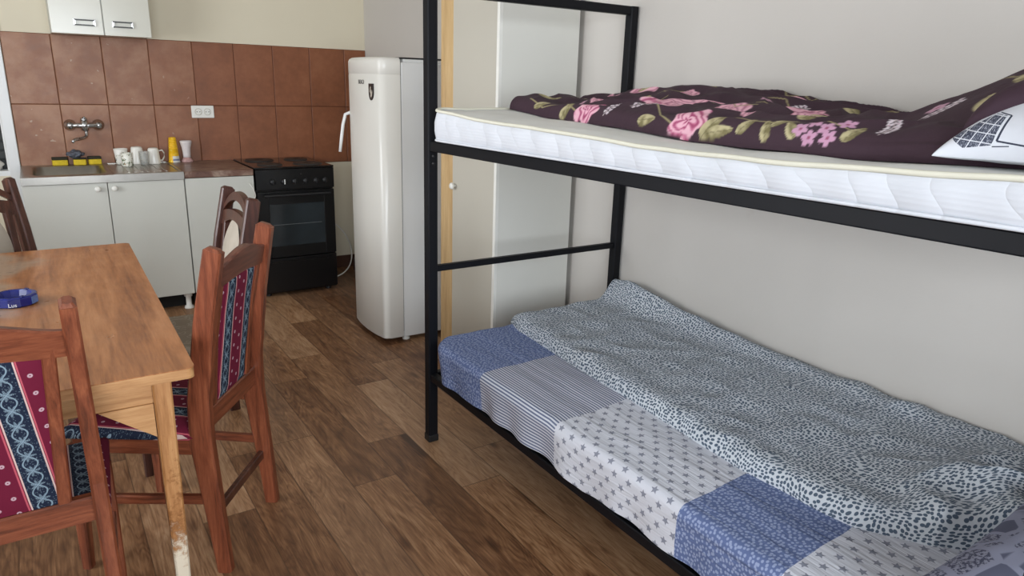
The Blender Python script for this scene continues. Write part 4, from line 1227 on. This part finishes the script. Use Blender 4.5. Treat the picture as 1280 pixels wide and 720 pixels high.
for v0, s0 in ((.42,.17),(.78,.20),(.98,.24),(1.12,.18),(1.22,.33),(.62,.42),(1.05,.52),(.30,.30)): rose(v0, s0, .045+.015*math.sin(v0*9), .2, v0*7)
for v0, s0 in ((.5,.33),(.9,.36),(1.17,.42),(1.30,.16),(.36,.46)): leaf(v0, s0, .045, .022, v0*11, LF1, LF2)
rr_ = random.Random(11)
for _ in range(26):
    v0, s0 = rr_.uniform(.05, 1.9), rr_.uniform(.14, .8)
    k = rr_.random()
    if k < .3: leaf(v0, s0, .04, .018, rr_.uniform(0, 3), LF1, LF2)
    elif k < .5: sprig(v0, s0, rr_.uniform(0, 6), 6, .08)
    elif k < .7: blossom(v0, s0, .022, (190,150,168))
    else: vine([(v0, s0), (v0+.05, s0+.03), (v0+.1, s0-.01), (v0+.15, s0+.03)], .0025, (150,140,104))
P = np.stack([X, Y, Z], -1); UV = np.stack([S, V], -1)
ud = grid_mesh('duvet', P, UV, M_floral, col=col, closed_bottom=lambda x, y, z: zt_(x, y)+.002)
tag(ud, 'dark aubergine floral duvet with pink roses on the upper bunk', 'duvet')

# ================================================================= TABLE
TX0, TX1, TY0, TY1 = -2.68, -1.858, -3.462, -1.975
tb = thing('dining_table', 'orange-brown veneer dining table with worn tapered legs', 'table', ((TX0+TX1)/2, (TY0+TY1)/2, 0), R(-.6))
tcx, tcy = (TX0+TX1)/2, (TY0+TY1)/2; hx, hy2 = (TX1-TX0)/2, (TY1-TY0)/2
def rr_outline(hx, hy, r, n=5):
    return [p for p in rrect(0, 0, hx, hy, r, n)]
b = BM(); add_prism(b, rr_outline(hx, hy2, .018), 'z', .7475, .75, .001); obj('tabletop', b, M_tabletop, tb)
b = BM(); add_prism(b, rr_outline(hx-.001, hy2-.001, .018), 'z', .723, .7475); obj('edge_board', b, M_tableedge, tb)
for sx in (-1, 1):
    b = BM(); add_box(b, (sx*(hx-.085)-.01, -hy2+.09, .662), (sx*(hx-.085)+.01, hy2-.09, .723), .002); obj('apron', b, M_tableedge, tb)
for sy_ in (-1, 1):
    b = BM(); add_box(b, (-hx+.09, sy_*(hy2-.05)-.01, .662), (hx-.09, sy_*(hy2-.05)+.01, .723), .002); obj('apron', b, M_tableedge, tb)
for sx in (-1, 1):
    for sy_ in (-1, 1):
        lx, ly = sx*(hx-.072), sy_*(hy2-.045)
        b = BM(); add_beam(b, [(lx, ly, .723), (lx-sx*.001, ly, .35), (lx-sx*.002, ly, .0)], [(.042,.042), (.037,.037), (.029,.029)], (1,0,0), .004); obj('leg', b, M_tableleg, tb)
        b = BM(); add_prism(b, [(lx-sx*.022, .662), (lx-sx*.135, .662), (lx-sx*.022, .575)], 'y', ly-.009, ly+.009); obj('corner_bracket', b, M_tableedge, tb)
# ashtray
at_ = thing('ashtray', 'blue faceted ashtray with white lettering on the table', 'ashtray', (-2.222, -2.712, .750), R(14))
M_blue = plain('blue_plastic', (26, 34, 104), .2, 0, .15, 20); M_bluel = plain('pale_blue_facet', (84, 110, 160), .35, 0, .25, 160)
b = BM(); add_lathe(b, [(0, 0), (.052, 0), (.057, .004), (.058, .026), (.054, .031), (.045, .031), (.036, .012), (.0, .009)], 12); obj('bowl', b, M_blue, at_)
b = BM()
for k in (-1,):
    a = R(-45); 
    Mx = Matrix.Rotation(a, 4, 'Z') @ Matrix.Translation((.0568, 0, .015)); add_box(b, (-.001, -.0135, -.010), (.0012, .0135, .0105), 0, Mx)
obj('side_panel', b, M_bluel, at_, False, 'pale blue patterned facet')
M_wt = plain('white_lettering', (225, 228, 235), .5)
rotA = Matrix.Rotation(R(-105-14+9), 4, 'Z') @ Matrix(((0,0,1,0),(1,0,0,0),(0,1,0,0),(0,0,0,1)))
text_mesh('lettering', 'Lus', .016, M_wt, Vector((.0572*math.cos(R(-110)), .0572*math.sin(R(-110)), .010)), rotA, at_)
for k in range(3):
    b = BM(); a = R(120*k+40); add_box(b, (.040, -.006, .0305), (.056, .006, .0325), .001, Matrix.Rotation(a, 4, 'Z')); obj('cigarette_rest', b, M_blue, at_)

# ================================================================= CHAIRS (local: faces +y)
def cushion(bm, wf, wb, y0, y1, z0, z1, uvs=True):
    n = 18; uvl = bm.loops.layers.uv.new('UVMap')
    def ring(off, z):
        pts = []
        c = [(-wb+off, y0+off), (wb-off, y0+off), (wf-off, y1-off), (-wf+off, y1-off)]
        for i in range(4):
            p, q = Vector(c[i]), Vector(c[(i+1)%4])
            for k in range(n): pts.append(p.lerp(q, k/n))
        # round corners a little
        return [bm.verts.new((p.x, p.y, z)) for p in pts]
    zs_ = z1-z0
    rs = [ring(.004, z0), ring(0, z0+zs_*.2), ring(.001, z0+zs_*.45), ring(.010, z0+zs_*.72), ring(.028, z0+zs_*.9), ring(.07, z1), ring(.13, z1+.003)]
    fs = []
    for a_, c_ in zip(rs, rs[1:]):
        m = len(a_)
        for j in range(m): fs.append(bm.faces.new([a_[j], a_[(j+1)%m], c_[(j+1)%m], c_[j]]))
    fs.append(bm.faces.new(rs[-1])); fs.append(bm.faces.new(rs[0][::-1]))
    for f in fs:
        for l in f.loops: l[uvl].uv = (l.vert.co.x, l.vert.co.y+ (l.vert.co.z-z1)*.5)
HF, HT = .1826, .172       # half spacing at feet and at post tops
def postpath(s):
    return [(s*HF, -.21, 0), (s*(HF-.001), -.195, .20), (s*(HF-.003), -.176, .42), (s*(HF-.004), -.180, .55), (s*(HT+.003), -.215, .78), (s*HT, -.255, .975)]
def yback(z): return interp(z, [.42, .55, .78, .975], [-.176, -.180, -.215, -.255])
def xpost(z): return interp(z, [0, .42, .975], [HF, HF-.003, HT])
def chair_frame(t, mats, crossmat, wf=.222):
    wz, wx, wy = mats['z'], mats['x'], mats['y']
    for s in (-1, 1):
        b = BM(); add_beam(b, postpath(s), [(.032,.042),(.032,.052),(.033,.066),(.033,.062),(.032,.056),(.031,.050)], (1,0,0), .005)
        # rounded top
        add_beam(b, [(s*HT, -.255, .974), (s*HT, -.2575, .983)], [(.030,.048), (.018,.030)], (1,0,0), .004)
        obj('rear_post', b, wz, t)
        b = BM(); add_beam(b, [(s*(wf-.022), .188, .40), (s*(wf-.020), .192, .2), (s*(wf-.018), .196, 0)], [(.038,.038),(.034,.034),(.027,.027)], (1,0,0), .004); obj('front_leg', b, wz, t)
        b = BM(); add_beam(b, [(s*(HF-.002), -.16, .412), (s*(wf-.022), .18, .412)], (.022,.058), (1,0,0), .003); obj('seat_rail', b, wy, t)
        b = BM(); add_beam(b, [(s*(HF-.001), -.17, .238), (s*(wf-.020), .178, .232)], (.020,.028), (1,0,0), .003); obj('stretcher', b, wy, t)
    b = BM(); add_beam(b, [(-wf+.035, .188, .412), (wf-.035, .188, .412)], (.022,.058), (0,1,0), .003); obj('seat_rail', b, wx, t)
    b = BM(); add_beam(b, [(-HF+.010, -.188, .185), (HF-.010, -.188, .185)], (.018,.030), (0,1,0), .003); obj('stretcher', b, crossmat, t, False, 'dark stretcher between the rear legs')
def arc_rail(zb, ztc, rise, sag, th, y_add, half, zb_rise=0, n=16):
    """curved rail between the posts; returns bmesh"""
    b = BM(); R0 = []
    for k in range(n+1):
        u = -1+2*k/n; x = u*half
        cz = .5*(1+math.cos(PI*u)); zt2 = ztc+rise*cz**.8; zb2 = zb+zb_rise*cz
        bow = -sag*(1-u*u)
        ya, yb_ = yback(zb2)+bow+y_add, yback(zt2)+bow+y_add
        R0.append([b.verts.new(q) for q in ((x, ya+th/2, zb2), (x, yb_+th/2, zt2-.004), (x, yb_+th/2-.004, zt2), (x, yb_-th/2+.004, zt2), (x, yb_-th/2, zt2-.004), (x, ya-th/2, zb2))])
    for a_, c_ in zip(R0, R0[1:]):
        for j in range(6): b.faces.new([a_[j], a_[(j+1)%6], c_[(j+1)%6], c_[j]])
    b.faces.new(R0[0][::-1]); b.faces.new(R0[-1]); return b
def striped_chair(lab, loc, rz, fab, group=None, seatfab=None, crest=None):
    crest = crest or M_crest
    t = thing('dining_chair', lab, 'chair', loc, rz, group)
    chair_frame(t, M_cw, M_cwd)
    hs = HF-.016
    o = obj('crest_rail', arc_rail(.862, .918, .034, .006, .024, 0, HT-.008, .012), crest, t)
    for p in o.data.polygons: p.use_smooth = True
    o.modifiers.new('es', 'EDGE_SPLIT').split_angle = R(40)
    obj('lower_rail', arc_rail(.448, .508, 0, .0, .026, .0, HF-.012), M_cw['x'], t)
    for s in (-1, 1):
        b = BM(); add_beam(b, [(s*.112, yback(.505), .505), (s*.120, yback(.70), .70), (s*.128, yback(.88)-.004, .885)], (.026,.022), (1,0,0), .003); obj('back_stile', b, M_cw['z'], t)
    # padded panel, fabric front and back
    b = BM(); uvl = b.loops.layers.uv.new('UVMap'); nx_, nz_ = 14, 16
    for side in (1, -1):
        g = []
        for j in range(nz_+1):
            z = .509+(.377)*j/nz_; hw = .100+.016*j/nz_+0
            row = []
            for i in range(nx_+1):
                u = -1+2*i/nx_; e = min(1-abs(u), (1-abs(2*j/nz_-1))*1.6)
                pad = .0075+.009*math.sqrt(max(0, min(1, e/.3)))
                row.append(b.verts.new((u*hw, yback(z)+side*pad, z)))
            g.append(row)
        for j in range(nz_):
            for i in range(nx_):
                f = b.faces.new([g[j][i], g[j][i+1], g[j+1][i+1], g[j+1][i]])
                for l in f.loops: l[uvl].uv = (l.vert.co.x, l.vert.co.z)
    obj('back_panel', b, fab, t, True, 'burgundy and navy striped fabric panel')
    b = BM(); cushion(b, .222, .196, -.158, .212, .430, .470); o = obj('seat', b, seatfab or M_cfs, t, True, 'striped burgundy and navy seat cushion')
    o.modifiers.new('es', 'EDGE_SPLIT').split_angle = R(50)
    return t
striped_chair('striped dining chair with its back to the camera at near end of table', (-2.272, -3.325, 0), 0, M_cf1, 'dining chairs around the table', M_cfs, M_cw['x'])
a2 = math.atan2(.5937, .8047)   # forward (-.594... ) direction
fwd = Vector((-.8047, .5937)); rz2 = math.atan2(fwd.y, fwd.x)-PI/2
c2 = Vector((-1.6955, -3.083))+fwd*.21
striped_chair('striped dining chair at the right side of table, nearest the bunk bed', (c2.x, c2.y, 0), rz2, M_cf2, 'dining chairs around the table', M_cfs)
M_cwdz = {a: wood('dark_red_chair_wood_'+a, (46, 26, 21), (72, 41, 32), (94, 56, 43), a, 1.4, .33).m for a in 'xyz'}
def arched_chair(lab, loc, rz, mats, crest, group):
    t = thing('dining_chair', lab, 'chair', loc, rz, group)
    chair_frame(t, mats, mats['x'])
    # arched crest with a slot: lower and upper band joined at the sides
    b = BM(); n = 24
    def yb(z): return yback(z)
    def bandring(z_in, z_out, half=HT-.008, th=.022):
        Rg = []
        for k in range(n+1):
            u = -1+2*k/n; x = u*half; zi, zo = z_in(u), z_out(u)
            Rg.append([b.verts.new(q) for q in ((x, yb(zi)+th/2, zi), (x, yb(zo)+th/2, zo), (x, yb(zo)-th/2, zo), (x, yb(zi)-th/2, zi))])
        for a_, c_ in zip(Rg, Rg[1:]):
            for j in range(4): b.faces.new([a_[j], a_[(j+1)%4], c_[(j+1)%4], c_[j]])
        b.faces.new(Rg[0][::-1]); b.faces.new(Rg[-1])
    arch = lambda u: max(0, 1-abs(u)**2.2)
    bandring(lambda u: .888+.062*arch(u)+.0, lambda u: .908+.075*arch(u)**.9)
    bandring(lambda u: .838+.060*arch(u/.8 if abs(u) < .8 else 1)*.6, lambda u: .889+.028*arch(u)*.8)
    o = obj('crest_rail', b, crest, t); 
    obj('lower_rail', arc_rail(.448, .508, 0, .0, .026, .0, HF-.012), mats['x'], t)
    for s in (-1, 1):
        b = BM(); add_beam(b, [(s*.118, yback(.505), .505), (s*.126, yback(.70), .70), (s*.128, yback(.85), .855)], (.028,.022), (1,0,0), .003); obj('back_stile', b, mats['z'], t)
    # oval padded back
    b = BM(); rings = []
    for f, pd in ((0, .02), (.5, .018), (.85, .013), (1, .004)):
        rings.append((f, pd))
    for side in (1, -1):
        pr = None
        for f, pd in rings:
            cur = []
            for k in range(36):
                a = 2*PI*k/36; x = .112*f*math.cos(a); z = .705+.175*f*math.sin(a)
                cur.append(b.verts.new((x, yback(z)+side*(pd+.002), z)))
            if pr: 
                for k in range(36): b.faces.new([pr[k], pr[(k+1)%36], cur[(k+1)%36], cur[k]])
            else: b.faces.new(cur)
            pr = cur
    obj('back_panel', b, M_palelight, t, True, 'cream oval back pad')
    b = BM(); cushion(b, .232, .205, -.158, .212, .430, .468); o = obj('seat', b, M_pale, t, True, 'pale grey-beige patterned seat cushion')
    o.modifiers.new('es', 'EDGE_SPLIT').split_angle = R(50)
    return t
ch3 = arched_chair('arched-back chair with pale seat, behind the right striped chair', (-1.735, -2.335, -.012), R(92), M_cwdz, M_cwd, 'dining chairs around the table')
ch3.location.z = 0
f4 = Vector((.55, -.83)).normalized(); rz4 = math.atan2(f4.y, f4.x)-PI/2
lat = Vector((math.cos(rz4), math.sin(rz4)))      # local +x in world
top4 = Vector((-2.226, -1.60)); o4 = top4+lat*HT*(-1 if lat.x > 0 else 1)-Vector(f4)*(-.255)
dup(ch3, (o4.x, o4.y, 0), rz4, 'dark arched-back chair behind the far left end of table', 'dining chairs around the table')
# pale bundle on the window sill
b = BM(); bmesh.ops.create_icosphere(b, subdivisions=4, radius=1)
for v in b.verts:
    n_ = 1+.2*noise.noise(v.co*2+Vector((1,4,2))); zz = max(v.co.z, -.55)
    v.co = Vector((-2.40+v.co.x*.11*n_, .055+v.co.y*.038, .831+.55*.055+zz*.055*n_ if zz > -.54 else .8305))
tag(obj('cloth_bundle', b, plain('pale_cloth', (196, 192, 184), .9, 0, .1, 20), None, True), 'pale cloth bundle on the window sill at the left edge', 'cloth')

# ================================================================= LIGHT + CAMERA
w = bpy.data.worlds.new('World'); bpy.context.scene.world = w; w.use_nodes = True
w.node_tree.nodes['Background'].inputs[0].default_value = (.62, .76, 1, 1); w.node_tree.nodes['Background'].inputs[1].default_value = .8
def area(name, loc, rot, sx, sy, power, col):
    l = bpy.data.lights.new(name, 'AREA'); l.shape = 'RECTANGLE'; l.size = sx; l.size_y = sy; l.energy = power; l.color = col
    o = bpy.data.objects.new(name, l); C.objects.link(o); o.location = loc; o.rotation_euler = rot; return o
area('daylight_back_window', ((wx0+wx1)/2-.3, YB-2.6, 1.9), (R(88), 0, 0), 4.6, 3.0, 500, (.88, .94, 1.0))
area('daylight_left_window', (XL-.9, (ly0+ly1)/2, (lz0+lz1)/2), (R(90), 0, R(-90)), 2.6, 2.0, 150, (.94, .97, 1.0))

yaw, pit, rol = R(34.0843), R(-16.2296), R(1.7519); F_ = 875.52
Fv = Vector((math.sin(yaw)*math.cos(pit), math.cos(yaw)*math.cos(pit), math.sin(pit)))
R0_ = Vector((math.cos(yaw), -math.sin(yaw), 0)); U0 = R0_.cross(Fv)
Rv = R0_*math.cos(rol)+U0*math.sin(rol); Uv = -R0_*math.sin(rol)+U0*math.cos(rol)
cd = bpy.data.cameras.new('Camera'); cam = bpy.data.objects.new('Camera', cd); C.objects.link(cam)
cd.sensor_width = 36; cd.lens = F_*36/1280; cd.clip_start = .05
m3 = Matrix((Rv, Uv, -Fv)).transposed()
cam.matrix_world = Matrix.Translation((-2.1089, -5.1529, 1.4147)) @ m3.to_4x4()
sc = bpy.context.scene; sc.camera = cam
sc.view_settings.view_transform = 'Standard'; sc.view_settings.look = 'None'; sc.view_settings.gamma = 1; sc.view_settings.use_curve_mapping = False
sc.view_settings.exposure = .33
